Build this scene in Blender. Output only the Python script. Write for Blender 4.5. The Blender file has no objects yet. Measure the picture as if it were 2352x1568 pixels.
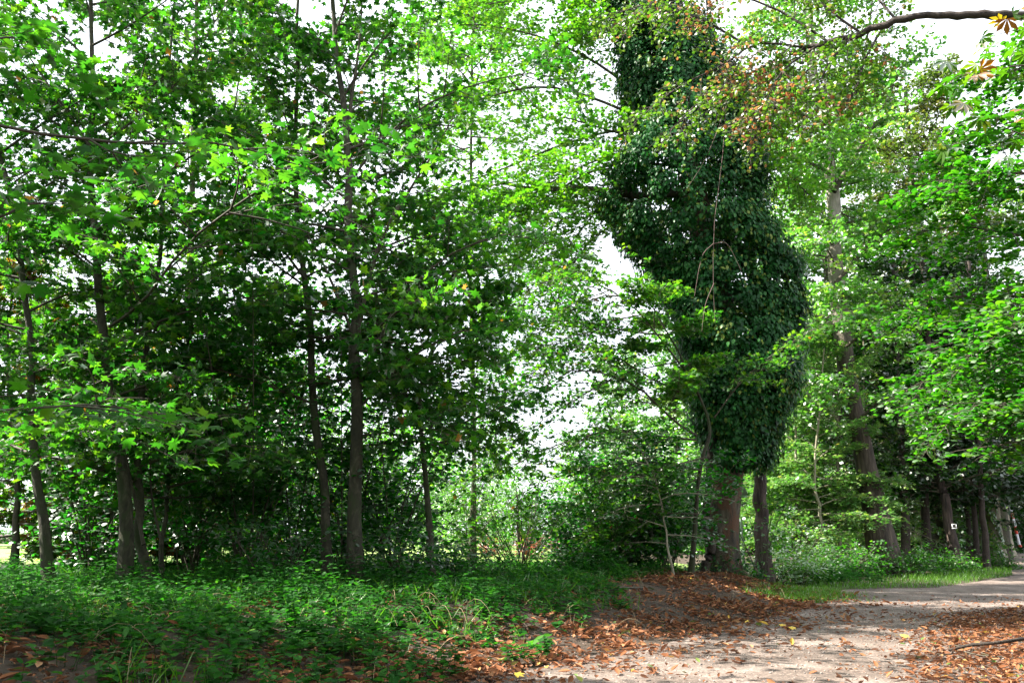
import bpy, math, random
import numpy as np
from mathutils import Vector, noise as mnoise
from mathutils.geometry import tessellate_polygon

scene = bpy.context.scene
R = np.random.default_rng(7)
random.seed(7)
rad = math.radians

# ------------------------------------------------------------------ camera
FPX = 1919.0                      # focal length for a frame 2352 px wide
PITCH = math.atan((1222 - 784) / FPX)
CAM_H = 1.5
cam = bpy.data.cameras.new('camera'); cam.sensor_width = 36.0
cam.lens = 36.0 * FPX / 2352.0
cam.clip_start = 0.05; cam.clip_end = 2000
camo = bpy.data.objects.new('camera', cam); scene.collection.objects.link(camo)
camo.location = (0, 0, CAM_H); camo.rotation_euler = (math.pi / 2 + PITCH, 0, 0)
scene.camera = camo

# ------------------------------------------------------------------ light
SUN_AZ = (-0.99, 0.10); SUN_EL = rad(46)      # direction towards the sun (ground plane) and its height
w = bpy.data.worlds.new('World'); scene.world = w; w.use_nodes = True
nt = w.node_tree; nt.nodes.clear()
sky = nt.nodes.new('ShaderNodeTexSky'); sky.sky_type = 'NISHITA'; sky.sun_disc = False
sky.sun_elevation = SUN_EL
sky.sun_rotation = math.atan2(SUN_AZ[0], SUN_AZ[1])
sky.air_density = 1.0; sky.dust_density = 4.0; sky.ozone_density = 1.0
bg = nt.nodes.new('ShaderNodeBackground'); bg.inputs[1].default_value = 0.06
wo = nt.nodes.new('ShaderNodeOutputWorld')
# thin bright cloud veil over the blue
tc = nt.nodes.new('ShaderNodeTexCoord'); cn = nt.nodes.new('ShaderNodeTexNoise'); cn.inputs['Scale'].default_value = 2.2; cn.inputs['Detail'].default_value = 6
cr = nt.nodes.new('ShaderNodeValToRGB'); cr.color_ramp.elements[0].position = .25; cr.color_ramp.elements[0].color = (.6, .6, .6, 1); cr.color_ramp.elements[1].position = .6; cr.color_ramp.elements[1].color = (.95, .95, .95, 1)
nt.links.new(tc.outputs['Generated'], cn.inputs['Vector']); nt.links.new(cn.outputs[0], cr.inputs[0])
cm = nt.nodes.new('ShaderNodeMix'); cm.data_type = 'RGBA'; cm.inputs['B'].default_value = (8.5, 8.9, 9.6, 1)
nt.links.new(cr.outputs[0], cm.inputs['Factor']); nt.links.new(sky.outputs[0], cm.inputs['A'])
nt.links.new(cm.outputs['Result'], bg.inputs[0]); nt.links.new(bg.outputs[0], wo.inputs[0])
sun = bpy.data.lights.new('sun', 'SUN'); sun.energy = 5.0; sun.angle = rad(0.5); sun.color = (1.0, 0.94, 0.84)
suno = bpy.data.objects.new('sun', sun); scene.collection.objects.link(suno)
_n = math.hypot(*SUN_AZ)
_d = Vector((SUN_AZ[0] / _n * math.cos(SUN_EL), SUN_AZ[1] / _n * math.cos(SUN_EL), math.sin(SUN_EL)))
suno.rotation_euler = _d.to_track_quat('Z', 'Y').to_euler(); suno.location = (-20, 10, 40)
vs = scene.view_settings; vs.view_transform = 'Standard'; vs.look = 'None'; vs.exposure = 2.2; vs.gamma = 1.0
cy = scene.cycles
cy.max_bounces = 8; cy.diffuse_bounces = 5; cy.glossy_bounces = 2; cy.transmission_bounces = 4
cy.caustics_reflective = False; cy.caustics_refractive = False; cy.sample_clamp_indirect = 6
cy.use_denoising = True

# ------------------------------------------------------------------ helpers
CT, ST = math.cos(PITCH), math.sin(PITCH)
def P(px, py, Y):
    u = (px - 1176) / FPX; v = (784 - py) / FPX
    d = (u, CT - v * ST, ST + v * CT); k = Y / d[1]
    return np.array([d[0] * k, Y, CAM_H + d[2] * k])
def G(px, py, z=0.0):
    u = (px - 1176) / FPX; v = (784 - py) / FPX
    d = (u, CT - v * ST, ST + v * CT); k = (z - CAM_H) / d[2]
    return np.array([d[0] * k, d[1] * k, z])
def nrm(a): return a / np.maximum(np.linalg.norm(a, axis=-1, keepdims=True), 1e-9)
UP = np.array([0, 0, 1.0])

def mesh_obj(name, V, F, mat, parent=None, smooth=False, tint=None):
    """V (n,3), F (m,3|4) int, one material; tint = per-face float"""
    me = bpy.data.meshes.new(name)
    V = np.asarray(V, np.float32); F = np.asarray(F, np.int32)
    k = F.shape[1]
    me.vertices.add(len(V)); me.vertices.foreach_set('co', V.ravel())
    me.loops.add(F.size); me.loops.foreach_set('vertex_index', F.ravel())
    me.polygons.add(len(F)); me.polygons.foreach_set('loop_start', np.arange(0, F.size, k, dtype=np.int32))
    try: me.polygons.foreach_set('loop_total', np.full(len(F), k, np.int32))
    except Exception: pass
    if smooth: me.polygons.foreach_set('use_smooth', np.ones(len(F), bool))
    if tint is not None:
        a = me.attributes.new('tint', 'FLOAT', 'FACE'); a.data.foreach_set('value', np.asarray(tint, np.float32))
    me.update(calc_edges=True)
    me.materials.append(mat)
    o = bpy.data.objects.new(name, me); scene.collection.objects.link(o)
    if parent: o.parent = parent; o.location = -np.array(parent.location)
    return o
def tag(o, label=None, cat=None, group=None, kind=None):
    for k, v in (('label', label), ('category', cat), ('group', group), ('kind', kind)):
        if v: o[k] = v
    return o
def thing(name, loc, label, cat, group=None):
    e = bpy.data.objects.new(name, None); scene.collection.objects.link(e)
    e.location = tuple(float(c) for c in loc); e.empty_display_size = 0.3
    return tag(e, label, cat, group)

def tubes(paths, radii, sides=5):
    """paths (n,k,3), radii (n,k) -> V,F quads"""
    n, k, _ = paths.shape
    t = np.gradient(paths, axis=1); t = nrm(t)
    ref = np.where(np.abs(t[..., 2:3]) > 0.9, np.array([1.0, 0, 0]), UP)
    a = nrm(np.cross(t, ref)); b = np.cross(t, a)
    th = np.arange(sides) * 2 * np.pi / sides
    ring = paths[:, :, None] + radii[:, :, None, None] * (a[:, :, None] * np.cos(th)[:, None] + b[:, :, None] * np.sin(th)[:, None])
    V = ring.reshape(-1, 3)
    i = np.arange(n)[:, None, None] * k * sides; j = np.arange(k - 1)[None, :, None] * sides; s = np.arange(sides)[None, None]
    s2 = (s + 1) % sides
    F = np.stack([i + j + s, i + j + s2, i + j + sides + s2, i + j + sides + s], -1).reshape(-1, 4)
    return V, F
def merge(parts):
    Vs, Fs, o = [], [], 0
    for V, F in parts:
        Vs.append(V); Fs.append(F + o); o += len(V)
    return np.concatenate(Vs), np.concatenate(Fs)
def resample(pts, k):
    """smooth (Catmull-Rom) polyline resampled to k points"""
    p = np.asarray(pts, float)
    if len(p) == 2: return p[0] + (p[1] - p[0]) * np.linspace(0, 1, k)[:, None]
    q = np.concatenate([[2 * p[0] - p[1]], p, [2 * p[-1] - p[-2]]])
    u = np.linspace(0, len(p) - 1 - 1e-6, k); i = u.astype(int); f = (u - i)[:, None]
    a, b, c, d = q[i], q[i + 1], q[i + 2], q[i + 3]
    return 0.5 * ((2 * b) + (c - a) * f + (2 * a - 5 * b + 4 * c - d) * f ** 2 + (-a + 3 * b - 3 * c + d) * f ** 3)

# ------------------------------------------------------------------ materials
def node_mat(name):
    m = bpy.data.materials.new(name); m.use_nodes = True
    t = m.node_tree; t.nodes.clear()
    out = t.nodes.new('ShaderNodeOutputMaterial')
    return m, t, out
def ramp(t, stops):
    r = t.nodes.new('ShaderNodeValToRGB'); e = r.color_ramp.elements
    while len(e) < len(stops): e.new(0.5)
    for el, (p, c) in zip(e, stops): el.position = p; el.color = (*c, 1)
    return r
def leaf_mat(name, stops, trans=0.5, tgain=(2.0, 2.6, 0.9), gloss=0.10, rough=0.5):
    m, t, out = node_mat(name)
    at = t.nodes.new('ShaderNodeAttribute'); at.attribute_name = 'tint'
    r = ramp(t, stops); t.links.new(at.outputs['Fac'], r.inputs[0])
    d = t.nodes.new('ShaderNodeBsdfDiffuse'); t.links.new(r.outputs[0], d.inputs[0])
    g = t.nodes.new('ShaderNodeMix'); g.data_type = 'RGBA'; g.blend_type = 'MULTIPLY'; g.inputs['Factor'].default_value = 1
    t.links.new(r.outputs[0], g.inputs['A']); g.inputs['B'].default_value = (*tgain, 1)
    tr = t.nodes.new('ShaderNodeBsdfTranslucent'); t.links.new(g.outputs['Result'], tr.inputs[0])
    mx = t.nodes.new('ShaderNodeMixShader'); mx.inputs[0].default_value = trans
    t.links.new(d.outputs[0], mx.inputs[1]); t.links.new(tr.outputs[0], mx.inputs[2])
    gl = t.nodes.new('ShaderNodeBsdfGlossy'); gl.inputs['Roughness'].default_value = rough
    fr = t.nodes.new('ShaderNodeFresnel'); fr.inputs[0].default_value = 1.42
    ml = t.nodes.new('ShaderNodeMath'); ml.operation = 'MULTIPLY'; ml.inputs[1].default_value = gloss * 2.2; ml.use_clamp = True
    t.links.new(fr.outputs[0], ml.inputs[0])
    m2 = t.nodes.new('ShaderNodeMixShader'); t.links.new(ml.outputs[0], m2.inputs[0])
    t.links.new(mx.outputs[0], m2.inputs[1]); t.links.new(gl.outputs[0], m2.inputs[2])
    t.links.new(m2.outputs[0], out.inputs[0])
    return m
def noise_node(t, scale, detail=6, rough=0.6, vec=None, dist=0.0):
    n = t.nodes.new('ShaderNodeTexNoise'); n.inputs['Scale'].default_value = scale
    n.inputs['Detail'].default_value = detail; n.inputs['Roughness'].default_value = rough; n.inputs['Distortion'].default_value = dist
    if vec: t.links.new(vec, n.inputs['Vector'])
    return n
def objvec(t, sc=(1, 1, 1)):
    g = t.nodes.new('ShaderNodeNewGeometry'); mp = t.nodes.new('ShaderNodeMapping'); mp.inputs['Scale'].default_value = sc
    t.links.new(g.outputs['Position'], mp.inputs['Vector']); return mp.outputs[0]
def bark_mat(name, stops, scale=6, zs=0.25, bump=0.5, rough=0.85, blotch=None):
    m, t, out = node_mat(name)
    v = objvec(t, (1, 1, zs))
    n = noise_node(t, scale, 8, 0.65, v, 0.6); r = ramp(t, stops); t.links.new(n.outputs[0], r.inputs[0])
    col = r.outputs[0]
    if blotch:
        v2 = objvec(t, (1, 1, 0.5)); n2 = noise_node(t, blotch[0], 4, 0.6, v2, 1.0)
        r2 = ramp(t, [(0.5, (0, 0, 0)), (0.57, (1, 1, 1))]); t.links.new(n2.outputs[0], r2.inputs[0])
        mx = t.nodes.new('ShaderNodeMix'); mx.data_type = 'RGBA'
        t.links.new(r2.outputs[0], mx.inputs['Factor']); t.links.new(col, mx.inputs['A']); mx.inputs['B'].default_value = (*blotch[1], 1)
        col = mx.outputs['Result']
    p = t.nodes.new('ShaderNodeBsdfPrincipled'); p.inputs['Roughness'].default_value = rough
    t.links.new(col, p.inputs['Base Color'])
    nb = noise_node(t, scale * 3, 8, 0.7, v)
    b = t.nodes.new('ShaderNodeBump'); b.inputs['Strength'].default_value = bump; b.inputs['Distance'].default_value = 0.04
    t.links.new(nb.outputs[0], b.inputs['Height']); t.links.new(b.outputs[0], p.inputs['Normal'])
    t.links.new(p.outputs[0], out.inputs[0]); return m
def plain(name, col, rough=0.6, metal=0.0, var=0.0):
    m, t, out = node_mat(name)
    p = t.nodes.new('ShaderNodeBsdfPrincipled'); p.inputs['Roughness'].default_value = rough; p.inputs['Metallic'].default_value = metal
    n = noise_node(t, 30, 4, 0.6, objvec(t)); c0 = tuple(c * (1 - var) for c in col)
    r = ramp(t, [(0.3, c0), (0.7, col)]); t.links.new(n.outputs[0], r.inputs[0]); t.links.new(r.outputs[0], p.inputs['Base Color'])
    t.links.new(p.outputs[0], out.inputs[0]); return m

M = {}
M['maple'] = leaf_mat('maple_leaf', [(0, (0.009, 0.058, 0.009)), (0.45, (0.022, 0.105, 0.010)), (0.85, (0.055, 0.155, 0.012)), (0.97, (0.09, 0.18, 0.012)), (1, (0.22, 0.10, 0.03))], 0.58, tgain=(2.3, 2.5, .9))
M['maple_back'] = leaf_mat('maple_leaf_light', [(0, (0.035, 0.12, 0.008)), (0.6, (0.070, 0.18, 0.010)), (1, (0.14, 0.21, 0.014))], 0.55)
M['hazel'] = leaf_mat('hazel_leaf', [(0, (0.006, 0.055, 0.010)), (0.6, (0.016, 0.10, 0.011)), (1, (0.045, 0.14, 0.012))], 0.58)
M['chestnut'] = leaf_mat('chestnut_leaf', [(0, (0.02, 0.08, 0.006)), (0.6, (0.06, 0.13, 0.008)), (0.78, (0.12, 0.14, 0.01)), (0.86, (0.26, 0.10, 0.015)), (1, (0.20, 0.05, 0.015))], 0.5)
M['lime'] = leaf_mat('lime_leaf', [(0, (0.014, 0.080, 0.008)), (0.6, (0.036, 0.130, 0.010)), (1, (0.085, 0.175, 0.012))], 0.5, gloss=.06)
M['autumn'] = leaf_mat('autumn_lime_leaf', [(0, (0.05, 0.12, 0.012)), (0.62, (0.10, 0.17, 0.016)), (0.72, (0.18, 0.18, 0.05)), (0.80, (0.32, 0.14, 0.08)), (1, (0.28, 0.09, 0.05))], 0.4, tgain=(1.6, 2.0, 1.2))
M['plane'] = leaf_mat('plane_leaf', [(0, (0.050, 0.15, 0.035)), (0.6, (0.105, 0.225, 0.05)), (0.93, (0.19, 0.27, 0.07)), (1, (0.28, 0.22, 0.07))], 0.42, gloss=0.15, rough=0.5)
M['olive'] = leaf_mat('olive_leaf', [(0, (0.04, 0.075, 0.018)), (0.6, (0.09, 0.12, 0.03)), (1, (0.17, 0.13, 0.05))], 0.35)
M['ivy'] = leaf_mat('ivy_leaf', [(0, (0.006, 0.045, 0.010)), (0.6, (0.015, 0.090, 0.018)), (0.95, (0.05, 0.16, 0.035)), (1, (0.18, 0.24, 0.05))], 0.3, gloss=0.2, rough=0.36)
M['dark'] = leaf_mat('shaded_wood_leaf', [(0, (0.008, 0.032, 0.008)), (1, (0.020, 0.065, 0.012))], 0.3)  # dark green with the shade of the deep wood put into the leaf colour
M['herb'] = leaf_mat('nettle_leaf', [(0, (0.008, 0.052, 0.008)), (0.6, (0.022, 0.105, 0.012)), (0.93, (0.05, 0.16, 0.025)), (1, (0.08, 0.20, 0.02))], 0.4, gloss=0.06)
M['grass'] = leaf_mat('grass_blade', [(0, (0.05, 0.13, 0.012)), (1, (0.10, 0.22, 0.02))], 0.35)
M['litter'] = leaf_mat('dead_leaf', [(0, (0.075, 0.030, 0.014)), (0.35, (0.16, 0.062, 0.026)), (0.7, (0.26, 0.11, 0.05)), (0.93, (0.36, 0.20, 0.10)), (0.97, (0.5, 0.32, 0.05)), (1, (0.10, 0.16, 0.04))], 0.15, tgain=(1.5, 1.2, 1), gloss=0.1, rough=0.6)
M['red'] = leaf_mat('red_shrub_leaf', [(0, (0.30, 0.06, 0.04)), (0.7, (0.42, 0.14, 0.10)), (1, (0.25, 0.25, 0.06))], 0.35, tgain=(1.3, 1.2, 1.2))
M['bark'] = bark_mat('maple_bark', [(0.3, (0.016, 0.014, 0.008)), (0.5, (0.042, 0.037, 0.022)), (0.7, (0.10, 0.092, 0.058))], 7, 0.5, 0.8, blotch=(2.4, (0.035, 0.045, 0.015)))
M['twig'] = bark_mat('twig_bark', [(0.3, (0.035, 0.03, 0.02)), (0.7, (0.09, 0.075, 0.05))], 14, 0.5, 0.1)
M['plane_bark'] = bark_mat('plane_tree_bark', [(0.3, (0.016, 0.013, 0.009)), (0.5, (0.055, 0.045, 0.029)), (0.68, (0.13, 0.108, 0.072))], 5, 0.4, 1.0, blotch=(3.5, (0.095, 0.045, 0.022)))
M['rough_bark'] = bark_mat('rough_bark', [(0.35, (0.012, 0.008, 0.006)), (0.52, (0.05, 0.034, 0.026)), (0.72, (0.14, 0.098, 0.078))], 9, 0.12, 1.0)
M['pale_bark'] = bark_mat('pale_bark', [(0.3, (0.14, 0.12, 0.08)), (0.55, (0.28, 0.25, 0.18)), (0.75, (0.42, 0.38, 0.30))], 4, 0.3, 0.3)
m = M['two_bark'] = bark_mat('plane_trunk_bark', [(0.35, (0.02, 0.014, 0.010)), (0.52, (0.06, 0.044, 0.032)), (0.72, (0.15, 0.115, 0.085))], 8, 0.15, 1.0)
t = m.node_tree; pb = [n for n in t.nodes if n.type == 'BSDF_PRINCIPLED'][0]; src = pb.inputs['Base Color'].links[0].from_socket
g = t.nodes.new('ShaderNodeNewGeometry'); sx = t.nodes.new('ShaderNodeSeparateXYZ'); t.links.new(g.outputs['Position'], sx.inputs[0])
mr = t.nodes.new('ShaderNodeMapRange'); mr.inputs['From Min'].default_value = 7; mr.inputs['From Max'].default_value = 14; t.links.new(sx.outputs['Z'], mr.inputs['Value'])
np_ = noise_node(t, 2.5, 5, .6, objvec(t, (1, 1, .4)), .8); rp = ramp(t, [(.35, (.16, .15, .11)), (.6, (.34, .31, .25))]); t.links.new(np_.outputs[0], rp.inputs[0])
mx = t.nodes.new('ShaderNodeMix'); mx.data_type = 'RGBA'; t.links.new(mr.outputs[0], mx.inputs['Factor']); t.links.new(src, mx.inputs['A']); t.links.new(rp.outputs[0], mx.inputs['B'])
t.links.new(mx.outputs['Result'], pb.inputs['Base Color'])
M['dark_bark'] = bark_mat('dark_branch_bark', [(0.3, (0.018, 0.013, 0.010)), (0.7, (0.075, 0.055, 0.042))], 12, 0.6, 0.8)

# ------------------------------------------------------------------ leaf templates (x along the leaf, z its normal), triangles only
def fan(pts, cz=0.05, droop=0.22):
    c = np.mean(pts, 0)
    V = [[c[0], c[1], cz]] + [[p[0], p[1], -droop * ((p[0] - c[0]) ** 2 + (p[1] - c[1]) ** 2)] for p in pts]
    n = len(pts); F = [[0, 1 + i, 1 + (i + 1) % n] for i in range(n)]
    return np.array(V), np.array(F)
def polar(lst, c=0.42):
    full = lst + [(-a, r) for a, r in reversed(lst) if 0 < a < 180]
    return [(c + r * math.cos(rad(a)), r * math.sin(rad(a))) for a, r in full]
T = {}
T['maple'] = fan(polar([(0, .60), (24, .30), (50, .58), (78, .27), (108, .46), (140, .30), (180, .22)]))
T['maple_hi'] = fan(polar([(0, .66), (8, .50), (14, .48), (25, .30), (38, .48), (44, .50), (50, .64), (57, .50), (64, .46), (78, .28), (96, .40), (108, .52), (120, .38), (140, .33), (165, .30), (180, .24)]))
T['ovate'] = (np.array([[0, 0, 0], [.5, 0, -.07], [1, 0, -.12], [.22, .27, 0], [.62, .27, -.02], [.22, -.27, 0], [.62, -.27, -.02]]),
              np.array([[0, 1, 3], [1, 4, 3], [1, 2, 4], [0, 5, 1], [1, 5, 6], [1, 6, 2]]))
T['round'] = fan([(0, 0), (.12, .3), (.45, .44), (.8, .28), (1.0, 0), (.8, -.28), (.45, -.44), (.12, -.3)], 0.06, 0.2)
T['far'] = (np.array([[0, 0, 0], [.45, .36, .06], [1, 0, -.05], [.5, -.36, .03]]), np.array([[0, 1, 2], [0, 2, 3]]))
T['narrow'] = (np.array([[0, 0, 0], [.5, 0, -.05], [1, 0, -.2], [.3, .15, .02], [.68, .14, -.04], [.3, -.15, .02], [.68, -.14, -.04]]), T['ovate'][1])
T['lance'] = (np.array([[0, 0, 0], [.45, .16, .05], [1, 0, -.18], [.5, -.16, .05]]), T['far'][1])
def _palm():
    V, F, o = [], [], 0
    for a, L in ((0, 1), (38, .92), (-38, .92), (78, .7), (-78, .7)):
        ca, sa = math.cos(rad(a)), math.sin(rad(a))
        for x, y, z in ((0, 0, 0), (.6, .17, 0), (1, 0, -.2), (.6, -.17, 0)):
            V.append((L * (x * ca - y * sa), L * (x * sa + y * ca), z * L))
        F += [[o, o + 1, o + 2], [o, o + 2, o + 3]]; o += 4
    return np.array(V), np.array(F)
T['palm'] = _palm()
def _curl():
    V, F = [], []
    xs = [0, .3, .65, 1]; ws = [0.03, .22, .2, .02]
    for i, (x, w_) in enumerate(zip(xs, ws)):
        for s in (-1, 0, 1):
            V.append((x, s * w_, abs(s) * w_ * .8 + .28 * (x - .45) ** 2))
    for i in range(3):
        for j in range(2):
            a = i * 3 + j; F += [[a, a + 3, a + 4], [a, a + 4, a + 1]]
    return np.array(V, float), np.array(F)
T['curl'] = _curl()

def leaves(pos, dirs, normals, size, tmpl, jitter_tint=None):
    tv, tf = T[tmpl]
    n = nrm(normals); d = nrm(dirs - n * np.sum(dirs * n, -1, keepdims=True)); b = np.cross(n, d)
    s = np.broadcast_to(size, (len(pos),))[:, None, None]
    V = pos[:, None] + s * (tv[None, :, 0:1] * d[:, None] + tv[None, :, 1:2] * b[:, None] + tv[None, :, 2:3] * n[:, None])
    F = tf[None] + np.arange(len(pos))[:, None, None] * len(tv)
    tint = jitter_tint if jitter_tint is not None else R.random(len(pos))
    return V.reshape(-1, 3), F.reshape(-1, 3), np.repeat(tint, len(tf))

# ------------------------------------------------------------------ branching, level by level
def spread(paths, lens, m, s0=0.15, s1=1.0, ang=50, ratio=0.45, taper=0.6, k=4, roll=0.35, bend=0.0, wig=0.05, minlen=0.12):
    n, kk, _ = paths.shape
    s = np.clip(np.linspace(s0, s1, m)[None] + R.normal(0, 0.4 / m, (n, m)), 0.02, 0.999)
    u = s * (kk - 1); i = np.minimum(u.astype(int), kk - 2); f = (u - i)[..., None]
    ix = np.arange(n)[:, None]
    p = paths[ix, i] * (1 - f) + paths[ix, i + 1] * f
    t = nrm(paths[ix, i + 1] - paths[ix, i])
    side = np.cross(t, UP); side = np.where(np.linalg.norm(side, axis=-1, keepdims=True) < 0.15, np.array([1., 0, 0]), side); side = nrm(side)
    upv = np.cross(side, t)
    sg = np.where((np.arange(m) % 2) == 0, 1.0, -1.0)[None, :, None] * np.where(R.random((n, 1, 1)) < .5, 1, -1)
    ph = R.normal(0, roll, (n, m, 1))
    a = np.radians(ang + R.normal(0, 9, (n, m, 1)))
    tip = (s[..., None] > 0.96); a = np.where(tip, a * 0.3, a)
    d = np.cos(a) * t + np.sin(a) * (sg * side * np.cos(ph) + upv * np.sin(ph))
    L = lens[:, None] * ratio * (1 - taper * s) * R.uniform(0.7, 1.25, (n, m)); L = np.maximum(L, minlen)
    q = np.linspace(0, 1, k)[None, None, :, None]
    pa = p[:, :, None] + d[:, :, None] * L[..., None, None] * q + UP * bend * L[..., None, None] * q ** 2
    wv = R.normal(0, wig, (n, m, 3)); pa = pa + wv[:, :, None] * L[..., None, None] * (q - q ** 2) * 4
    return pa.reshape(-1, k, 3), L.ravel()

def leaf_points(paths, lens, per_m, lo=0.15, petiole=0.07, nmin=2, nmax=40):
    """leaves along terminal twigs, in alternating pairs"""
    n, k, _ = paths.shape
    cnt = np.clip((lens * per_m).round().astype(int), nmin, nmax)
    idx = np.repeat(np.arange(n), cnt); tot = len(idx)
    s = R.uniform(lo, 1.0, tot) ** 0.8; s = np.clip(s, 0, .999)
    u = s * (k - 1); i = np.minimum(u.astype(int), k - 2); f = (u - i)[:, None]
    p = paths[idx, i] * (1 - f) + paths[idx, i + 1] * f
    t = nrm(paths[idx, i + 1] - paths[idx, i])
    side = np.cross(t, UP); side = nrm(side + 1e-4)
    sg = R.choice([-1., 1.], tot)[:, None]
    d = nrm(t * R.uniform(.2, 1, (tot, 1)) + side * sg * R.uniform(.3, 1, (tot, 1)) + R.normal(0, .2, (tot, 3)))
    pos = p + d * petiole * R.uniform(.5, 1.3, (tot, 1)) + np.array([0, 0, -.02])
    return pos, d, idx

BARKS = {}
def build_tree(name, label, base_label_cat, trunk_pts, trunk_r, limbs=(), auto=None, leaf=None, mat='maple', bark='bark',
               sub=(10, 6), density=14, size=(0.11, 0.16), tilt=0.35, group=None, subangle=50, ratio=0.42, droop=-0.12,
               twig_wood=True, tint_shift=0.0, trunk_k=16, leaf_droop=0.25, sub2ratio=0.38, parts_extra=None, minlen=0.15, clump=0.0):
    """trunk_pts list of 3D points, trunk_r (r0, r1); limbs: list of (points, r0); auto: dict for generated limbs"""
    trunk = resample(trunk_pts, trunk_k)
    root = thing(name, trunk[0], label, base_label_cat, group)
    rr = np.linspace(0, 1, trunk_k); r = (.84 if name == 'maple_tree' else .86) * (trunk_r[0] * (1 - rr) + trunk_r[1] * rr)
    r = r * (1 + 0.7 * np.exp(-rr * trunk_k * 0.8) + R.normal(0, .035, trunk_k))
    trunk = trunk + R.normal(0, .022, trunk.shape) * [1, 1, 0] * np.minimum(rr * 6, 1)[:, None]
    tk = 4 * trunk_k; tb = tubes(resample(trunk, tk)[None], (np.interp(np.linspace(0, 1, tk), rr, r) * (1 + R.normal(0, .022, tk)))[None], 12)
    mesh_obj('trunk', *tb, M[bark], root, True)
    lp, lr, ll = [], [], []
    for pts, r0 in limbs:
        q = resample(pts, 10); lp.append(q); lr.append(r0); ll.append(np.linalg.norm(np.diff(q, axis=0), axis=1).sum())
    if auto:
        n = auto['n']; h0, h1 = auto['h']
        az0 = R.uniform(0, 6.28)
        for i in range(n):
            s = h0 + (h1 - h0) * (i + R.uniform(-.4, .4)) / n; s = min(max(s, .02), .99)
            u = s * (trunk_k - 1); a = int(u); f = u - a; p0 = trunk[a] * (1 - f) + trunk[min(a + 1, trunk_k - 1)] * f
            az = az0 + i * 2.39996 + R.normal(0, .3)
            if auto.get('az'): az = R.uniform(*auto['az'])
            if auto.get('side'):                    # stems in a row spread sideways and back, few boughs hang out in front
                dz = (az + math.pi / 2 + math.pi) % (2 * math.pi) - math.pi
                if abs(dz) < .75 and R.random() < .8: az += 1.5 if dz > 0 else -1.5
            hs = (s - h0) / max(h1 - h0, 1e-6)
            L = auto['len'](hs) * R.uniform(.75, 1.2)
            el = auto['el'](hs) + R.normal(0, .1)
            d = np.array([math.cos(az) * math.cos(el), math.sin(az) * math.cos(el), math.sin(el)])
            q = np.linspace(0, 1, 10)[:, None]
            sagv = auto.get('sag', -0.12)
            pa = p0 + d * L * q + UP * sagv * L * q ** 2 + R.normal(0, .06, 3) * L * (q - q * q) * 4
            lp.append(pa); lr.append(max(0.010, auto.get('r', .035) * (L / 3) ** 0.8)); ll.append(L)
    lp = np.array(lp); lr = np.array(lr); ll = np.array(ll)
    q = np.linspace(1, .18, 10)
    parts = [tubes(lp, lr[:, None] * q[None], 6)]
    p2, l2 = spread(lp, ll, sub[0], ang=subangle, ratio=ratio, k=5, roll=.4, bend=droop, minlen=.35)
    r2 = np.clip(l2 * .009, .004, .02)
    parts.append(tubes(p2, r2[:, None] * np.linspace(1, .3, 5)[None], 4))
    p3, l3 = spread(p2, l2, sub[1], ang=subangle, ratio=sub2ratio, k=3, roll=.35, bend=droop, minlen=minlen)
    if twig_wood: parts.append(tubes(p3, np.full((len(p3), 3), .0035) * np.array([1, .8, .5]), 3))
    mesh_obj('branches', *merge(parts), M['twig' if bark != 'pale_bark' else 'pale_bark'], root, True)
    pos, d, idx = leaf_points(p3, l3, density)
    if clump > 0: pos = pos + R.normal(0, clump, pos.shape) * np.array([1, 1, .6])
    nn = UP + R.normal(0, tilt, pos.shape)
    d = d + np.array([0, 0, -leaf_droop])
    tint = np.clip(R.normal(.45 + tint_shift, .22, len(pos)) + R.normal(0, .1, len(p3))[idx] + np.repeat(R.normal(0, .17, len(p2)), len(p3) // len(p2))[idx], 0, .95)
    odd = R.random(len(pos)) < .004; tint = np.where(odd, 1.0, tint)
    V, F, tt = leaves(pos, d, nn, R.uniform(size[0], size[1], len(pos)), leaf, tint)
    c = mesh_obj('crown', V, F, M[mat], root, False, tt)
    STAT.append((name, len(pos)))
    return root
STAT = []
def copy_tree(src, loc, rot=0.0, sc=1.0, label=None, group=None):
    r = src.copy(); scene.collection.objects.link(r)
    r.location = tuple(float(v) for v in loc); r.rotation_euler = (0, 0, rot); r.scale = (sc, sc, sc)
    if label: r['label'] = label
    if group: r['group'] = group
    for ch in src.children:
        c = ch.copy(); scene.collection.objects.link(c); c.parent = r
    return r

# ================================================================== GROUND
EDGE = [G(700, 1700), G(1089, 1568), G(1330, 1510), G(1536, 1475), G(1694, 1434), G(1831, 1403), G(1900, 1383), G(1922, 1368)]
EDGE2 = np.array([[e[0], e[1]] for e in EDGE])
def seg_dist(x, y, poly):
    best = np.full(np.shape(x), 1e9); sgn = np.ones(np.shape(x))
    for a, b in zip(poly[:-1], poly[1:]):
        ab = b - a; t = np.clip(((x - a[0]) * ab[0] + (y - a[1]) * ab[1]) / (ab @ ab), 0, 1)
        dx = x - (a[0] + ab[0] * t); dy = y - (a[1] + ab[1] * t); d = np.hypot(dx, dy)
        s = np.where(ab[0] * (y - a[1]) - ab[1] * (x - a[0]) > 0, 1.0, -1.0)
        m = d < best; best = np.where(m, d, best); sgn = np.where(m, s, sgn)
    return best * sgn           # > 0 on the left (the bank side)
def sm(a, b, x):
    t = np.clip((x - a) / (b - a), 0, 1); return t * t * (3 - 2 * t)
def wob(x, y):
    return (np.sin(x * 1.3 + 1.1 * np.sin(y * .9)) * np.cos(y * 1.7 + .6 * x) + .5 * np.sin(3.1 * x + 2.0 * y)) / 1.5
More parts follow.
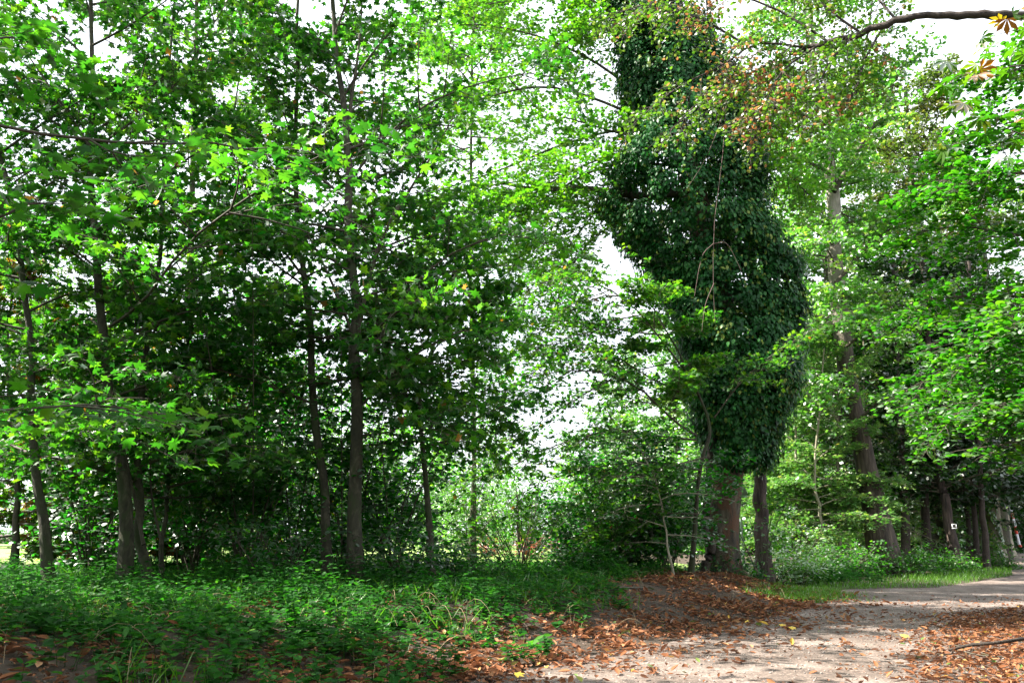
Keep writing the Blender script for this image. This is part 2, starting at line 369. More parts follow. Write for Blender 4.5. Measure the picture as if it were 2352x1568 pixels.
# the junction: side path runs off to the left behind the bank
SIDE_NEAR = np.array([[9.3, 22.3], [6.5, 25.6], [0, 28.0], [-12, 31], [-40, 36]])
def hgt(x, y):
    x = np.asarray(x, float); y = np.asarray(y, float)
    d = seg_dist(x, y, EDGE2)
    dn = -seg_dist(x, y, SIDE_NEAR)         # >0 beyond (far side) of the bank's back edge
    bank = .46 * sm(.1, 3.2, d) * sm(-.2, -3.0, dn)
    rough = .05 * wob(x, y) * sm(.2, 1.5, d) * sm(.0, -2.0, dn)
    return bank + rough
XS = np.concatenate([-np.geomspace(400, 14, 30)[:-1], np.arange(-14, 20, .22), np.geomspace(20, 400, 28)])
YS = np.concatenate([[-60, -30, -15, -8, -3, 0, 2], np.arange(4, 34, .22), np.geomspace(34, 900, 36)])
gx, gy = np.meshgrid(XS, YS); gz = hgt(gx, gy)
V = np.stack([gx, gy, gz], -1).reshape(-1, 3); nx = len(XS)
ii = (np.arange(len(YS) - 1)[:, None] * nx + np.arange(nx - 1)[None]).ravel()
F = np.stack([ii, ii + 1, ii + nx + 1, ii + nx], -1)
m, t, out = node_mat('forest_soil')
n1 = noise_node(t, 3.0, 8, .7, objvec(t)); r1 = ramp(t, [(.3, (.022, .014, .009)), (.55, (.055, .036, .022)), (.75, (.10, .06, .035))])
t.links.new(n1.outputs[0], r1.inputs[0])
p = t.nodes.new('ShaderNodeBsdfPrincipled'); p.inputs['Roughness'].default_value = .95; t.links.new(r1.outputs[0], p.inputs['Base Color'])
b = t.nodes.new('ShaderNodeBump'); b.inputs['Strength'].default_value = .8; b.inputs['Distance'].default_value = .06
n2 = noise_node(t, 14, 8, .7, objvec(t)); t.links.new(n2.outputs[0], b.inputs['Height']); t.links.new(b.outputs[0], p.inputs['Normal'])
t.links.new(p.outputs[0], out.inputs[0]); M['soil'] = m
tag(mesh_obj('ground', V, F, M['soil'], None, True), kind='structure')

def sheet(name, pts, mat, z, zf=None):
    pts = [Vector((p[0], p[1], z)) for p in pts]
    tri = tessellate_polygon([pts])
    o = mesh_obj(name, [tuple(p) for p in pts], [list(x) for x in tri], mat)
    # make sure it faces up
    if o.data.polygons[0].normal.z < 0:
        o.data.flip_normals()
    return tag(o, kind='structure')
# lawn beyond the grove
m, t, out = node_mat('lawn_grass')
n1 = noise_node(t, .8, 8, .7, objvec(t)); r1 = ramp(t, [(.3, (.14, .22, .04)), (.7, (.26, .36, .09))]); t.links.new(n1.outputs[0], r1.inputs[0])
p = t.nodes.new('ShaderNodeBsdfPrincipled'); p.inputs['Roughness'].default_value = .9; t.links.new(r1.outputs[0], p.inputs['Base Color'])
t.links.new(p.outputs[0], out.inputs[0]); M['lawn'] = m
sheet('lawn', [(-110, 34.8), (-40, 33), (-12, 28.2), (-4, 26.3), (3, 24.8), (5.5, 25.4), (0, 28.0 - .4), (8.5, 31), (9, 36), (6, 60), (-2, 110), (-110, 110)], M['lawn'], .010)
# gravel path
def ragged(pts, amp=.12, step=.35):
    outp = []
    for a, b in zip(pts[:-1], pts[1:]):
        a = np.array(a[:2], float); b = np.array(b[:2], float); L = np.linalg.norm(b - a); n = max(1, int(L / step)) if L < 12 else 6
        nv = np.array([-(b - a)[1], (b - a)[0]]) / max(L, 1e-6)
        for i in range(n):
            outp.append(tuple(a + (b - a) * i / n + nv * R.normal(0, amp)))
    outp.append(tuple(np.array(pts[-1][:2], float))); return outp
far_edge = [G(1907, 1356), G(1980, 1353), G(2059, 1351), G(2150, 1350), G(2237, 1337), G(2326, 1322), G(2318, 1308), G(2306, 1297), G(2296, 1284), G(2292, 1272)]
EN = far_edge[-1]
path_poly = ragged([G(500, 1800)] + EDGE + [(6.8, 24.9), (3.5, 26.3)], .07)
path_poly += ragged([(3.5, 27.6), (7.2, 27.0)] + far_edge, .05)[0:]
path_poly += [(EN[0] + .3, EN[1] + 3), (EN[0] + 6, EN[1] + 3)] + [(24, 34), (24, 27), (22, 20), (16, 10), (12, 2), (-2, 2)]
m, t, out = node_mat('path_gravel')
vv = objvec(t)
n1 = noise_node(t, .9, 6, .65, vv, .4); r1 = ramp(t, [(.32, (.060, .043, .033)), (.5, (.135, .102, .083)), (.68, (.23, .185, .16))]); t.links.new(n1.outputs[0], r1.inputs[0])
vo = t.nodes.new('ShaderNodeTexVoronoi'); vo.inputs['Scale'].default_value = 55; t.links.new(vv, vo.inputs['Vector'])
hs = t.nodes.new('ShaderNodeSeparateColor'); t.links.new(vo.outputs['Color'], hs.inputs[0])
rr_ = ramp(t, [(0, (.62, .60, .60)), (.8, (1.0, 1.0, 1.0)), (.93, (1.5, 1.5, 1.5)), (1, (2.6, 2.5, 2.5))]); t.links.new(hs.outputs[0], rr_.inputs[0])
mu = t.nodes.new('ShaderNodeMix'); mu.data_type = 'RGBA'; mu.blend_type = 'MULTIPLY'; mu.inputs['Factor'].default_value = .85
t.links.new(r1.outputs[0], mu.inputs['A']); t.links.new(rr_.outputs[0], mu.inputs['B'])
p = t.nodes.new('ShaderNodeBsdfPrincipled'); p.inputs['Roughness'].default_value = .85; t.links.new(mu.outputs['Result'], p.inputs['Base Color'])
b = t.nodes.new('ShaderNodeBump'); b.inputs['Strength'].default_value = .7; b.inputs['Distance'].default_value = .012
n2 = noise_node(t, 60, 6, .8, vv); t.links.new(n2.outputs[0], b.inputs['Height'])
b2 = t.nodes.new('ShaderNodeBump'); b2.inputs['Strength'].default_value = .6; b2.inputs['Distance'].default_value = .08
n3 = noise_node(t, 1.6, 4, .6, vv); t.links.new(n3.outputs[0], b2.inputs['Height']); t.links.new(b.outputs[0], b2.inputs['Normal'])
t.links.new(b2.outputs[0], p.inputs['Normal']); t.links.new(p.outputs[0], out.inputs[0]); M['gravel'] = m
sheet('path', path_poly, M['gravel'], .014)
# pale gravel walk crossing the lawn far behind
sheet('lawn_path', [(-60, 36.5), (-26, 35.2), (-26, 37.6), (-60, 39.5)], M['gravel'], .018)

# ---------------------------------------------------------------- leaf litter
def scatter(n, xr, yr, f):
    x = R.uniform(*xr, n * 3); y = R.uniform(*yr, n * 3); k = R.random(n * 3) < f(x, y)
    return x[k][:n], y[k][:n]
RB = np.array([list(G(2330, 1700)[:2]), list(G(2150, 1568)[:2]), list(G(2130, 1470)[:2]), list(G(2200, 1420)[:2]), list(G(2420, 1392)[:2])])
def dens_litter(x, y):
    d = seg_dist(x, y, EDGE2); dr = -seg_dist(x, y, RB)
    dn = -seg_dist(x, y, SIDE_NEAR)
    left = np.maximum(np.exp(-((d - .75) / 1.0) ** 2), .55 * (d > 0) * sm(1.5, 4, x)) + (.14 + .3 * sm(-2.5, -4, x)) * (d > 0) * sm(13, 7, d)
    left = left * np.where(dn > -.4, 0, 1)
    right = sm(-.8, .5, dr) * .95
    mid = np.where((d < 0), .05 + .22 * sm(-2.0, 0, d) + .18 * sm(-1.6, 0, dr) + .05 * sm(15, 8, y), 0) * sm(23, 16, y)
    dn2 = np.clip(.5 + .8 * wob(x * 1.4, y * 1.4) + .4 * wob(x * 4 + 3, y * 4), .12, 1.3); dn2 = np.where(dr > -.3, np.maximum(dn2, .7), dn2)
    return np.clip(np.maximum(np.maximum(left, right), mid) * dn2, 0, 1)
x, y = scatter(95000, (-12, 15), (6.5, 26), dens_litter)
z = hgt(x, y) + .02 + R.uniform(0, .025, len(x))
pos = np.stack([x, y, z], -1); az = R.uniform(0, 6.28, len(x))
d = np.stack([np.cos(az), np.sin(az), R.normal(0, .12, len(x))], -1)
sz = (.035 + .12 * R.random(len(x)) ** 2) * np.where(seg_dist(x, y, EDGE2) < -1.5, .8, 1)
V, F, tt = leaves(pos, d, UP + R.normal(0, .3, pos.shape), sz, 'curl', np.clip(R.normal(.5, .24, len(x)), 0, 1))
tag(mesh_obj('leaf_litter', V, F, M['litter'], None, False, tt), 'rust brown fallen leaves strewn over the bank and the path edges', 'leaf litter', kind='stuff')
x, y = scatter(60000, (-12, 15), (6.5, 24), lambda x, y: np.clip(dens_litter(x, y) * 1.2 + .05 * (seg_dist(x, y, EDGE2) < 0), 0, 1))
az = R.uniform(0, 6.28, len(x)); pos = np.stack([x, y, hgt(x, y) + .018 + R.uniform(0, .012, len(x))], -1)
V, F, tt = leaves(pos, np.stack([np.cos(az), np.sin(az), 0 * az], -1), UP + R.normal(0, .35, pos.shape), R.uniform(.012, .045, len(x)), 'lance', np.clip(R.normal(.3, .25, len(x)), 0, .9))
tag(mesh_obj('leaf_crumbs', V, F, M['litter'], None, False, tt), 'broken crumbs of dead leaves trodden into the bank and path', 'leaf litter', kind='stuff')
# litter patch at the far end of the path
c0 = G(2330, 1262); x = c0[0] + R.uniform(-3, 9, 2600); y = c0[1] + R.uniform(-1, 9, 2600)
pos = np.stack([x, y, np.full(2600, .04)], -1); az = R.uniform(0, 6.28, 2600)
V, F, tt = leaves(pos, np.stack([np.cos(az), np.sin(az), 0 * az], -1), UP + R.normal(0, .25, pos.shape), R.uniform(.12, .3, 2600), 'curl')
tag(mesh_obj('leaf_litter', V, F, M['litter'], None, False, tt), 'orange leaf patch at the far end of the path by the barrier', 'leaf litter', kind='stuff')
# small stones on the gravel
x, y = scatter(3500, (-1, 13), (6.5, 20), lambda x, y: (seg_dist(x, y, EDGE2) < -.2) * 1.0)
s = R.uniform(.006, .02, len(x)); oc = np.array([[1, 0, 0], [-1, 0, 0], [0, 1, 0], [0, -1, 0], [0, 0, .7], [0, 0, -.7]])
V = (np.stack([x, y, np.full(len(x), .018)], -1)[:, None] + s[:, None, None] * oc[None] * R.uniform(.6, 1.3, (len(x), 6, 1))).reshape(-1, 3)
of = np.array([[0, 2, 4], [2, 1, 4], [1, 3, 4], [3, 0, 4], [2, 0, 5], [1, 2, 5], [3, 1, 5], [0, 3, 5]])
F = (of[None] + np.arange(len(x))[:, None, None] * 6).reshape(-1, 3)
tag(mesh_obj('pebbles', V, F, plain('pebble_stone', (.30, .265, .24), .7, 0, .5)), 'small pale stones scattered over the gravel path', 'pebbles', kind='stuff')

# ---------------------------------------------------------------- undergrowth
def blades(x, y, z, h):
    n = len(x); az = R.uniform(0, 6.28, n); p0 = np.stack([x, y, z], -1); wv = np.stack([np.cos(az), np.sin(az), 0 * az], -1) * .006
    ln = R.normal(0, .35, (n, 3)) * h[:, None]; ln[:, 2] = h
    V = np.stack([p0 - wv, p0 + wv, p0 + ln * .6 + wv * .7 - [0, 0, 0], p0 + ln + np.array([0, 0, -.1]) * h[:, None]], 1).reshape(-1, 3)
    F = (np.array([[0, 1, 2], [0, 2, 3]])[None] + np.arange(n)[:, None, None] * 4).reshape(-1, 3)
    return V, F, np.repeat(R.random(n), 2)

def herb_mesh(n_pl, pos0, hts, lsz, whorls=6, tmpl='ovate', lean=.18):
    """upright stems with crossed pairs of leaves"""
    n = n_pl; q = np.linspace(0, 1, 4)
    ln = R.normal(0, lean, (n, 3)) * np.array([1, 1, 0])
    path = pos0[:, None] + (UP * hts[:, None])[:, None] * q[None, :, None] + (ln * hts[:, None])[:, None] * (q ** 1.6)[None, :, None]
    SV, SF = tubes(path, np.full((n, 4), .003) * np.array([1.2, 1, .8, .5]), 3)
    s = np.tile(np.linspace(.3, 1, whorls), (n, 1)); u = s * 3; i = np.minimum(u.astype(int), 2); f = (u - i)[..., None]
    ix = np.arange(n)[:, None]; p = path[ix, i] * (1 - f) + path[ix, i + 1] * f
    az0 = R.uniform(0, 3.14, (n, 1)) + np.arange(whorls)[None] * 1.57 + R.normal(0, .25, (n, whorls))
    PP, DD, NN, SS = [], [], [], []
    for sg in (0, math.pi):
        a = az0 + sg
        dd = np.stack([np.cos(a), np.sin(a), R.normal(-.1, .22, a.shape)], -1)
        PP.append(p + dd * .012); DD.append(dd)
        NN.append(UP - dd * .1 + R.normal(0, .25, dd.shape)); SS.append(lsz[:, None] * (1.05 - .45 * s) * R.uniform(.75, 1.2, a.shape))
    LV, LF, tt = leaves(np.concatenate(PP).reshape(-1, 3), np.concatenate(DD).reshape(-1, 3), np.concatenate(NN).reshape(-1, 3), np.concatenate(SS).ravel(), tmpl,
                        np.clip(R.normal(.45, .22, 2 * n * whorls), 0, 1))
    ST = np.concatenate([SF[:, :3], SF[:, [0, 2, 3]]])
    return np.concatenate([LV, SV]), np.concatenate([LF, ST + len(LV)]), np.concatenate([tt, np.full(len(ST), .4)])
def dens_under(x, y):
    d = seg_dist(x, y, EDGE2); dn = -seg_dist(x, y, SIDE_NEAR)
    lim = 1.5 + .5 * wob(x * .8, y * .8) + 1.0 * sm(14, 18, y)
    lim = lim + 1.6 * sm(1.0, 4.0, x); v = sm(lim - .6, lim + .7, d) * (.5 + .6 * sm(-.3, .6, wob(x * 1.1 + 2, y * 1.3)))
    dark = np.exp(-(((x + 4.6) / 1.6) ** 2 + ((y - 7.3) / 1.0) ** 2))      # bare leafy hollow at the front corner
    return np.clip(v * (1 - .85 * dark) * (dn < .3), 0, 1)
x, y = scatter(10500, (-13, 7), (6.8, 25), dens_under)
dd_ = seg_dist(x, y, EDGE2)
h = R.uniform(.08, .42, len(x)) * (.5 + .5 * sm(1, 4, dd_)) * (.55 + 1.0 * np.clip(.5 + wob(x * .9 + 4, y * .8 + 1), 0, 1.3)); z = hgt(x, y)
V, F, tt = herb_mesh(len(x), np.stack([x, y, z], -1), h, R.uniform(.065, .17, len(x)), 5)
tag(mesh_obj('undergrowth', V, F, M['herb'], None, False, tt), 'low leafy green undergrowth covering the bank under the young trees', 'undergrowth', kind='stuff')
x, y = scatter(6000, (-13, 6), (6.8, 25), dens_under)
V, F, tt = leaves(np.stack([x, y, hgt(x, y) + R.uniform(.05, .25, len(x))], -1), np.stack([R.normal(0, 1, len(x)), R.normal(0, 1, len(x)), 0 * x], -1),
                  UP + R.normal(0, .3, (len(x), 3)), R.uniform(.08, .15, len(x)), 'maple', np.clip(R.normal(.35, .2, len(x)), 0, .9))
tag(mesh_obj('seedlings', V, F, M['maple'], None, False, tt), 'flat lobed seedling leaves spread between the nettles on the bank', 'seedlings', kind='stuff')
# dead grass stems and twigs caught in the greenery
n = 420; x, y = scatter(n, (-9, 6.5), (7.2, 22), lambda x, y: (seg_dist(x, y, EDGE2) > .6) * 1.0); n = len(x)
b0 = np.stack([x, y, hgt(x, y)], -1); az = R.uniform(0, 6.28, n); L = R.uniform(.2, .6, n); q = np.linspace(0, 1, 6)
dx = np.stack([np.cos(az), np.sin(az), 0 * az], -1)
pt = b0[:, None] + dx[:, None] * (L[:, None] * q)[..., None] * 1.1 + UP * (L[:, None] * (q * 1.5 - 1.6 * q ** 2))[..., None] + UP * .05
tag(mesh_obj('dead_stems', *tubes(pt, np.full((n, 6), .003), 3), plain('dry_stem', (.30, .22, .12), .8, 0, .4)), 'thin dry arching stems and twigs among the undergrowth', 'dead stems', kind='stuff')
x, y = scatter(9000, (-10, 6), (7, 22), lambda x, y: dens_under(x, y) * (wob(x * 1.7 + 9, y * 1.5) > .25))
V, F, tt = blades(x, y, hgt(x, y), R.uniform(.12, .4, len(x)))
tag(mesh_obj('grass_tufts', V, F, M['grass'], None, False, tt), 'loose grass tufts between the leafy undergrowth plants', 'grass', kind='stuff')
# single taller nettles
GN = 'nettles standing up out of the undergrowth'
spots = [(740, 1500, .55), (700, 1530, .5), (820, 1530, .5), (660, 1480, .5), (780, 1470, .6), (880, 1500, .5), (600, 1540, .45), (930, 1540, .42), (1000, 1500, .4), (560, 1500, .5),
         (720, 1560, .5), (850, 1470, .5), (960, 1470, .42), (500, 1530, .45), (640, 1560, .45), (430, 1500, .45), (900, 1568, .4), (1050, 1470, .35), (760, 1440, .6), (690, 1450, .5),
         (150, 1420, .5), (260, 1440, .5), (90, 1440, .5), (350, 1440, .5), (1180, 1445, .3), (1240, 1435, .3)]
for k, (px, py, hh) in enumerate(spots):
    g = G(px, py, .4); g[2] = float(hgt(g[0], g[1]))
    e = thing('nettle_plant', g, 'upright nettle with paired toothed leaves on the shaded bank', 'nettle', GN)
    n = 4
    V, F, tt = herb_mesh(n, g + np.stack([R.normal(0, .08, n), R.normal(0, .08, n), np.zeros(n)], -1), R.uniform(.75, 1.05, n) * hh, np.full(n, .13), 8, lean=.22)
    mesh_obj('foliage', V, F, M['herb'], e, False, tt)
# rosettes with broad bright leaves at the litter's edge
for k, (px, py, lab) in enumerate([(1215, 1450, 'bright green broad leaved rosette at the edge of the leaf litter'), (1325, 1405, 'pale green pointed leaf tuft behind the rosette on the bank'),
                                   (745, 1560, 'light green lance leaved tuft at the bottom edge of the bank'), (460, 1565, 'single upright pale leaf tuft in the front undergrowth')]):
    g = G(px, py, .25); g[2] = float(hgt(g[0], g[1]))
    e = thing('broadleaf_weed', g, lab, 'weed')
    n = 9; az = np.arange(n) * 2.4; el = R.uniform(.5, 1.2, n)
    d = np.stack([np.cos(az) * np.cos(el), np.sin(az) * np.cos(el), np.sin(el)], -1)
    V, F, tt = leaves(np.repeat(g[None], n, 0), d, UP + R.normal(0, .2, d.shape) - d * .3, R.uniform(.2, .32, n), 'narrow', np.full(n, .95))
    mesh_obj('foliage', V, F, M['herb'], e, False, tt)
# grass on the verges
FE = np.array([[e[0], e[1]] for e in far_edge])
def dens_verge(x, y):
    d = seg_dist(x, y, FE); d = np.where((x < FE[0, 0]) , -99, d)
    return ((d > .0) * (d < 2.2)) * 1.0
x, y = scatter(26000, (8, 34), (22, 50), dens_verge)
V, F, tt = blades(x, y, 0 * x + .002, R.uniform(.08, .28, len(x)))
tag(mesh_obj('verge_grass', V, F, M['grass'], None, False, tt), 'bright grass strip along the far side of the path', 'grass', kind='stuff')
x, y = scatter(9000, (5, 10.5), (19, 24.5), lambda x, y: np.exp(-((seg_dist(x, y, EDGE2) - .6) / .7) ** 2))
V, F, tt = blades(x, y, hgt(x, y), R.uniform(.06, .2, len(x)))
tag(mesh_obj('bank_grass', V, F, M['grass'], None, False, tt), 'grass on the point of the bank where the paths meet', 'grass', kind='stuff')
x = R.uniform(-45, 8, 26000); y = 30 + R.random(26000) ** 1.5 * 22
V, F, tt = blades(x, y, 0 * x + .01, R.uniform(.05, .14, len(x)))
tag(mesh_obj('lawn_grass', V, F, M['grass'], None, False, tt), 'sunlit grass blades of the lawn beyond the grove', 'grass', kind='stuff')

# ================================================================== LEFT GROVE (young maples)
def pp(lst, Y, dY=0.0):
    """list of photo points -> polyline at depth Y (drifting by dY towards its end)"""
    n = len(lst); return [P(a, b, Y + dY * i / max(n - 1, 1)) for i, (a, b) in enumerate(lst)]
def grounded(pts):
    b = np.array(pts[0], float); b[2] = float(hgt(b[0], b[1])) - .15; return [b] + [np.array(p) for p in pts[1:]]
def autog(n, h0, h1, L, e0=.25, e1=.9, sag=-.14, r=.03, az=None):
    return dict(n=n, h=(h0, h1), len=(lambda s: L * (1 - .35 * s)), el=(lambda s: e0 + (e1 - e0) * s), sag=sag, r=r, az=az, side=True)
K = dict(leaf='maple', mat='maple', sub=(14, 8), density=14, tilt=.65, size=(.11, .21))
build_tree('maple_tree', 'slim curved maple trunk nearest the left edge of the photo', 'tree',
           grounded(pp([(120, 1350), (98, 1200), (75, 1050), (70, 850), (52, 600), (20, 440), (-10, 300), (-40, 60), (-60, -250)], 15.0, 1.0)), (.10, .03),
           [(pp([(75, 940), (30, 880), (-30, 800), (-120, 700)], 15.2, -1), .03), (pp([(82, 1000), (150, 1010), (230, 980), (330, 960)], 15.2, -2.5), .02)],
           autog(28, .26, 1, 3.3), **K)
build_tree('maple_tree', 'tallest straight grey maple trunk rising through the left third', 'tree',
           grounded(pp([(280, 1375), (290, 1240), (282, 1100), (262, 980), (243, 820), (228, 640), (212, 470), (210, 300), (211, 120), (212, -60), (216, -300)], 15.5, .6)), (.14, .035),
           [(pp([(252, 750), (330, 690), (430, 560), (560, 460), (680, 385), (800, 330)], 15.6, -4), .035),
            (pp([(212, 345), (290, 290), (400, 200), (470, 90), (560, -60)], 15.8, -1), .03),
            (pp([(212, 345), (150, 250), (60, 120), (10, 20)], 15.8, -1), .03),
            (pp([(243, 920), (190, 890), (110, 800), (20, 755), (-70, 740)], 15.6, .5), .035),
            (pp([(228, 620), (160, 560), (90, 470), (10, 380)], 15.6, .5), .025)],
           autog(34, .26, 1, 3.5), **K)
build_tree('maple_tree', 'double stemmed maple with dark lower trunk close behind the straight one', 'tree',
           grounded(pp([(348, 1392), (330, 1280), (320, 1180), (312, 1050), (322, 900), (345, 740), (370, 560), (380, 300), (400, 0)], 16.0, 1.5)), (.11, .03),
           [(pp([(330, 1250), (300, 1100), (270, 960), (262, 860)], 16, 1), .04)], autog(24, .3, 1, 3.2), **K)
build_tree('maple_tree', 'thin forked maple stem just right of the double stemmed one', 'tree',
           grounded(pp([(374, 1390), (372, 1290), (378, 1200), (392, 1080), (400, 960), (430, 780), (470, 600), (520, 350), (560, 60)], 16.5, 1.5)), (.06, .02),
           [(pp([(372, 1250), (350, 1150), (345, 1060), (350, 980)], 16.5, .5), .03)], autog(18, .3, 1, 2.6), **K)
build_tree('maple_tree', 'slender pale grey maple trunk left of the dark forked one', 'tree',
           grounded(pp([(752, 1375), (748, 1250), (735, 1080), (715, 860), (708, 700), (688, 560), (678, 430), (682, 200), (684, 0), (690, -250)], 17.0, 1)), (.12, .035),
           [(pp([(700, 640), (620, 540), (520, 470), (400, 400)], 17.2, -1.5), .03), (pp([(680, 330), (620, 190), (560, 100), (500, 60)], 17.5, -1), .025)],
           autog(32, .3, 1, 3.2), **K)
build_tree('maple_tree', 'dark trunked maple that forks into two pale stems high up', 'tree',
           grounded(pp([(815, 1385), (815, 1250), (815, 1080), (820, 900), (816, 760), (808, 640), (800, 480), (796, 360), (785, 240), (772, 110), (762, -40), (750, -260)], 16.5, .5)), (.17, .04),
           [(pp([(800, 300), (808, 220), (822, 130), (832, 0), (840, -120)], 16.9, .3), .05),
            (pp([(822, 770), (845, 650), (885, 530), (945, 430), (990, 360), (1040, 270)], 16.6, -1), .055),
            (pp([(818, 790), (780, 690), (735, 590), (700, 520), (680, 420)], 16.6, .5), .04),
            (pp([(822, 900), (900, 720), (1010, 600), (1150, 540), (1250, 560)], 16.8, -1.5), .03),
            (pp([(822, 940), (920, 840), (1060, 760), (1180, 790)], 16.8, -2), .028),
            (pp([(800, 420), (900, 300), (1020, 220), (1200, 170), (1320, 190)], 16.8, -2), .03),
            (pp([(820, 1000), (900, 990), (960, 960), (1040, 990)], 16.8, -2), .02)],
           autog(36, .28, 1, 3.6), **K)
build_tree('maple_tree', 'small forked maple standing alone right of the dark trunk', 'tree',
           grounded(pp([(992, 1380), (988, 1240), (980, 1120), (968, 1000), (962, 900), (975, 860), (1000, 780), (1022, 700), (1060, 560)], 17.5, .5)), (.085, .02),
           [(pp([(965, 910), (945, 850), (915, 800), (880, 730)], 17.6, .5), .035), (pp([(970, 1000), (1050, 930), (1130, 950), (1190, 1010)], 17.6, -1), .015)],
           autog(22, .33, 1, 2.6, .1, .8), **K)
# near spray reaching in from a tree beside the camera
build_tree('maple_tree', 'near maple reaching its large leaves in from beyond the left edge', 'tree',
           grounded([np.array([-6.6, 6.0, 0]), np.array([-6.5, 6.1, 2.5]), np.array([-6.6, 6.3, 5]), np.array([-6.5, 6.4, 8.5]), np.array([-6.3, 6.6, 13])]), (.13, .05),
           [([np.array([-6.5, 6.1, 3.0]), P(-60, 520, 6.6), P(60, 470, 6.8), P(160, 470, 7)], .02),
            ([np.array([-6.5, 6.1, 5.2]), P(-100, 100, 7), P(50, 90, 7.4), P(170, 160, 7.6)], .02),
            ([np.array([-6.5, 6.1, 5.2]), P(50, 300, 7.5), P(330, 330, 8), P(520, 330, 8.6), P(700, 380, 9.0), P(860, 350, 9.3)], .02),
            ([np.array([-6.5, 6.1, 2.2]), P(40, 940, 8), P(220, 930, 8.6), P(380, 960, 9.2), P(470, 1010, 9.6)], .016)],
           dict(n=34, h=(.5, 1), az=(1.9, 4.7), len=lambda s: 4.6, el=lambda s: .2 + .5 * s, r=.018), leaf='maple_hi', mat='maple', sub=(11, 5), density=11, size=(.13, .19), ratio=.28, tilt=.35)  # unseen upper boughs added to shade the bank and the near path

# hazel-like shrubs making the dark understorey
def shrub(px, py, Y, Hh, L, name, label, cat='shrub', mat='hazel', leaf='round', n=9, size=(.07, .11), spreadr=.45, base_z=None, density=26, sub=(18, 9), group=None, bark='twig', tint=0.0):
    b = P(px, py, Y); b[2] = float(hgt(b[0], b[1])) - .05
    root = thing(name, b, label, cat, group)
    paths = []
    for i in range(n):
        az = i * 2.4 + R.uniform(-.4, .4); ln = spreadr * R.uniform(.3, 1.2); q = np.linspace(0, 1, 8)[:, None]
        d = np.array([math.cos(az) * ln, math.sin(az) * ln, 1.0]); hh = Hh * R.uniform(.7, 1.08)
        paths.append(b + R.normal(0, .1, 3) * [1, 1, 0] + d * hh * q + np.array([math.cos(az), math.sin(az), -.25]) * L * .35 * q ** 2.2)
    paths = np.array(paths); lens = np.full(n, Hh)
    parts = [tubes(paths, np.full((n, 8), .018) * np.linspace(1.2, .3, 8), 5)]
    p2, l2 = spread(paths, np.full(n, L * 2.2), sub[0], s0=.12, ang=55, ratio=.4, k=4, roll=.9, bend=-.1, minlen=.3)
    parts.append(tubes(p2, np.full((len(p2), 4), .006) * np.linspace(1, .4, 4), 3))
    p3, l3 = spread(p2, l2, sub[1], ang=50, ratio=.42, k=3, roll=.5, bend=-.1, minlen=.15)
    mesh_obj('stems', *merge(parts), M[bark], root, True)
    pos, dd, idx = leaf_points(p3, l3, density)
    V, F, tt = leaves(pos, dd + np.array([0, 0, -.3]), UP + R.normal(0, .4, pos.shape), R.uniform(*size, len(pos)), leaf, np.clip(R.normal(.45 + tint, .25, len(pos)), 0, 1))
    mesh_obj('foliage', V, F, M[mat], root, False, tt); STAT.append((name, len(pos)))
    return root
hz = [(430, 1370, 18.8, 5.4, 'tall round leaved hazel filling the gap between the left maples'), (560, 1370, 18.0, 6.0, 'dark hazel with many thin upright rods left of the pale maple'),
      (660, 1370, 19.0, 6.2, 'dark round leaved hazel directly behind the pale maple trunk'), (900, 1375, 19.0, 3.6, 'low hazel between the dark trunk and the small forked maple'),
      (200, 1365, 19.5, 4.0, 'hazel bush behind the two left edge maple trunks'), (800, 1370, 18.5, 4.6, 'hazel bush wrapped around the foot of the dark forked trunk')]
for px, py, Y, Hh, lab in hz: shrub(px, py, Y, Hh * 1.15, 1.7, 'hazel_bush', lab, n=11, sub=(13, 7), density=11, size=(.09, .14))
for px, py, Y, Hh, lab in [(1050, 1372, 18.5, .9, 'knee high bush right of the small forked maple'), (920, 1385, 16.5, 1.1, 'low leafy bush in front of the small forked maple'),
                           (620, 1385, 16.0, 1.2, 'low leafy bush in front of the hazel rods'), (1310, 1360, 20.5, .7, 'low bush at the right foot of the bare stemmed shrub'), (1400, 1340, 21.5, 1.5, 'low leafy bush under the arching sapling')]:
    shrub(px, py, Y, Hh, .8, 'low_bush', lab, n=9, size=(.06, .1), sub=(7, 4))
# chestnuts turning brown behind the left trunks
kc = dict(leaf='palm', mat='chestnut', sub=(14, 9), density=16, size=(.16, .24), tilt=.5, bark='twig')
build_tree('chestnut_tree', 'young chestnut with browning leaves behind the left edge trunks', 'tree', grounded(pp([(30, 1350), (40, 1100), (20, 850), (30, 600)], 21.5)), (.1, .03), (), autog(26, .12, 1, 2.6, .0, .8), **kc)
build_tree('chestnut_tree', 'young chestnut with orange tinged leaves between the second and third trunk', 'tree', grounded(pp([(300, 1350), (310, 1150), (290, 950), (300, 720)], 22.5)), (.1, .03), (), autog(24, .12, 1, 2.6, .0, .8), **kc)
build_tree('chestnut_tree', 'young chestnut with green leaves behind the hazel rods', 'tree', grounded(pp([(560, 1350), (540, 1150), (560, 950), (550, 700)], 23.5)), (.1, .03), (), autog(24, .12, 1, 2.8, .0, .8), tint_shift=-.2, **kc)

# taller lighter maples behind the grove
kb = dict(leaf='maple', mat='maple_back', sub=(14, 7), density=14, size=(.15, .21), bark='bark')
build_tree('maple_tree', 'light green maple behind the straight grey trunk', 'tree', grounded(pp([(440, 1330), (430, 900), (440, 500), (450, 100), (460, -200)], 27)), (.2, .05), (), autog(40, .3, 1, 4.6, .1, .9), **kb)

build_tree('maple_tree', 'tall light crowned maple on the lawn filling the upper centre', 'tree', grounded(pp([(1085, 1300), (1088, 1000), (1080, 600), (1085, 200), (1090, -50)], 40)), (.16, .05), (), autog(44, .48, 1, 6.0, .1, .9), **{**kb, 'size': (.16, .26)})
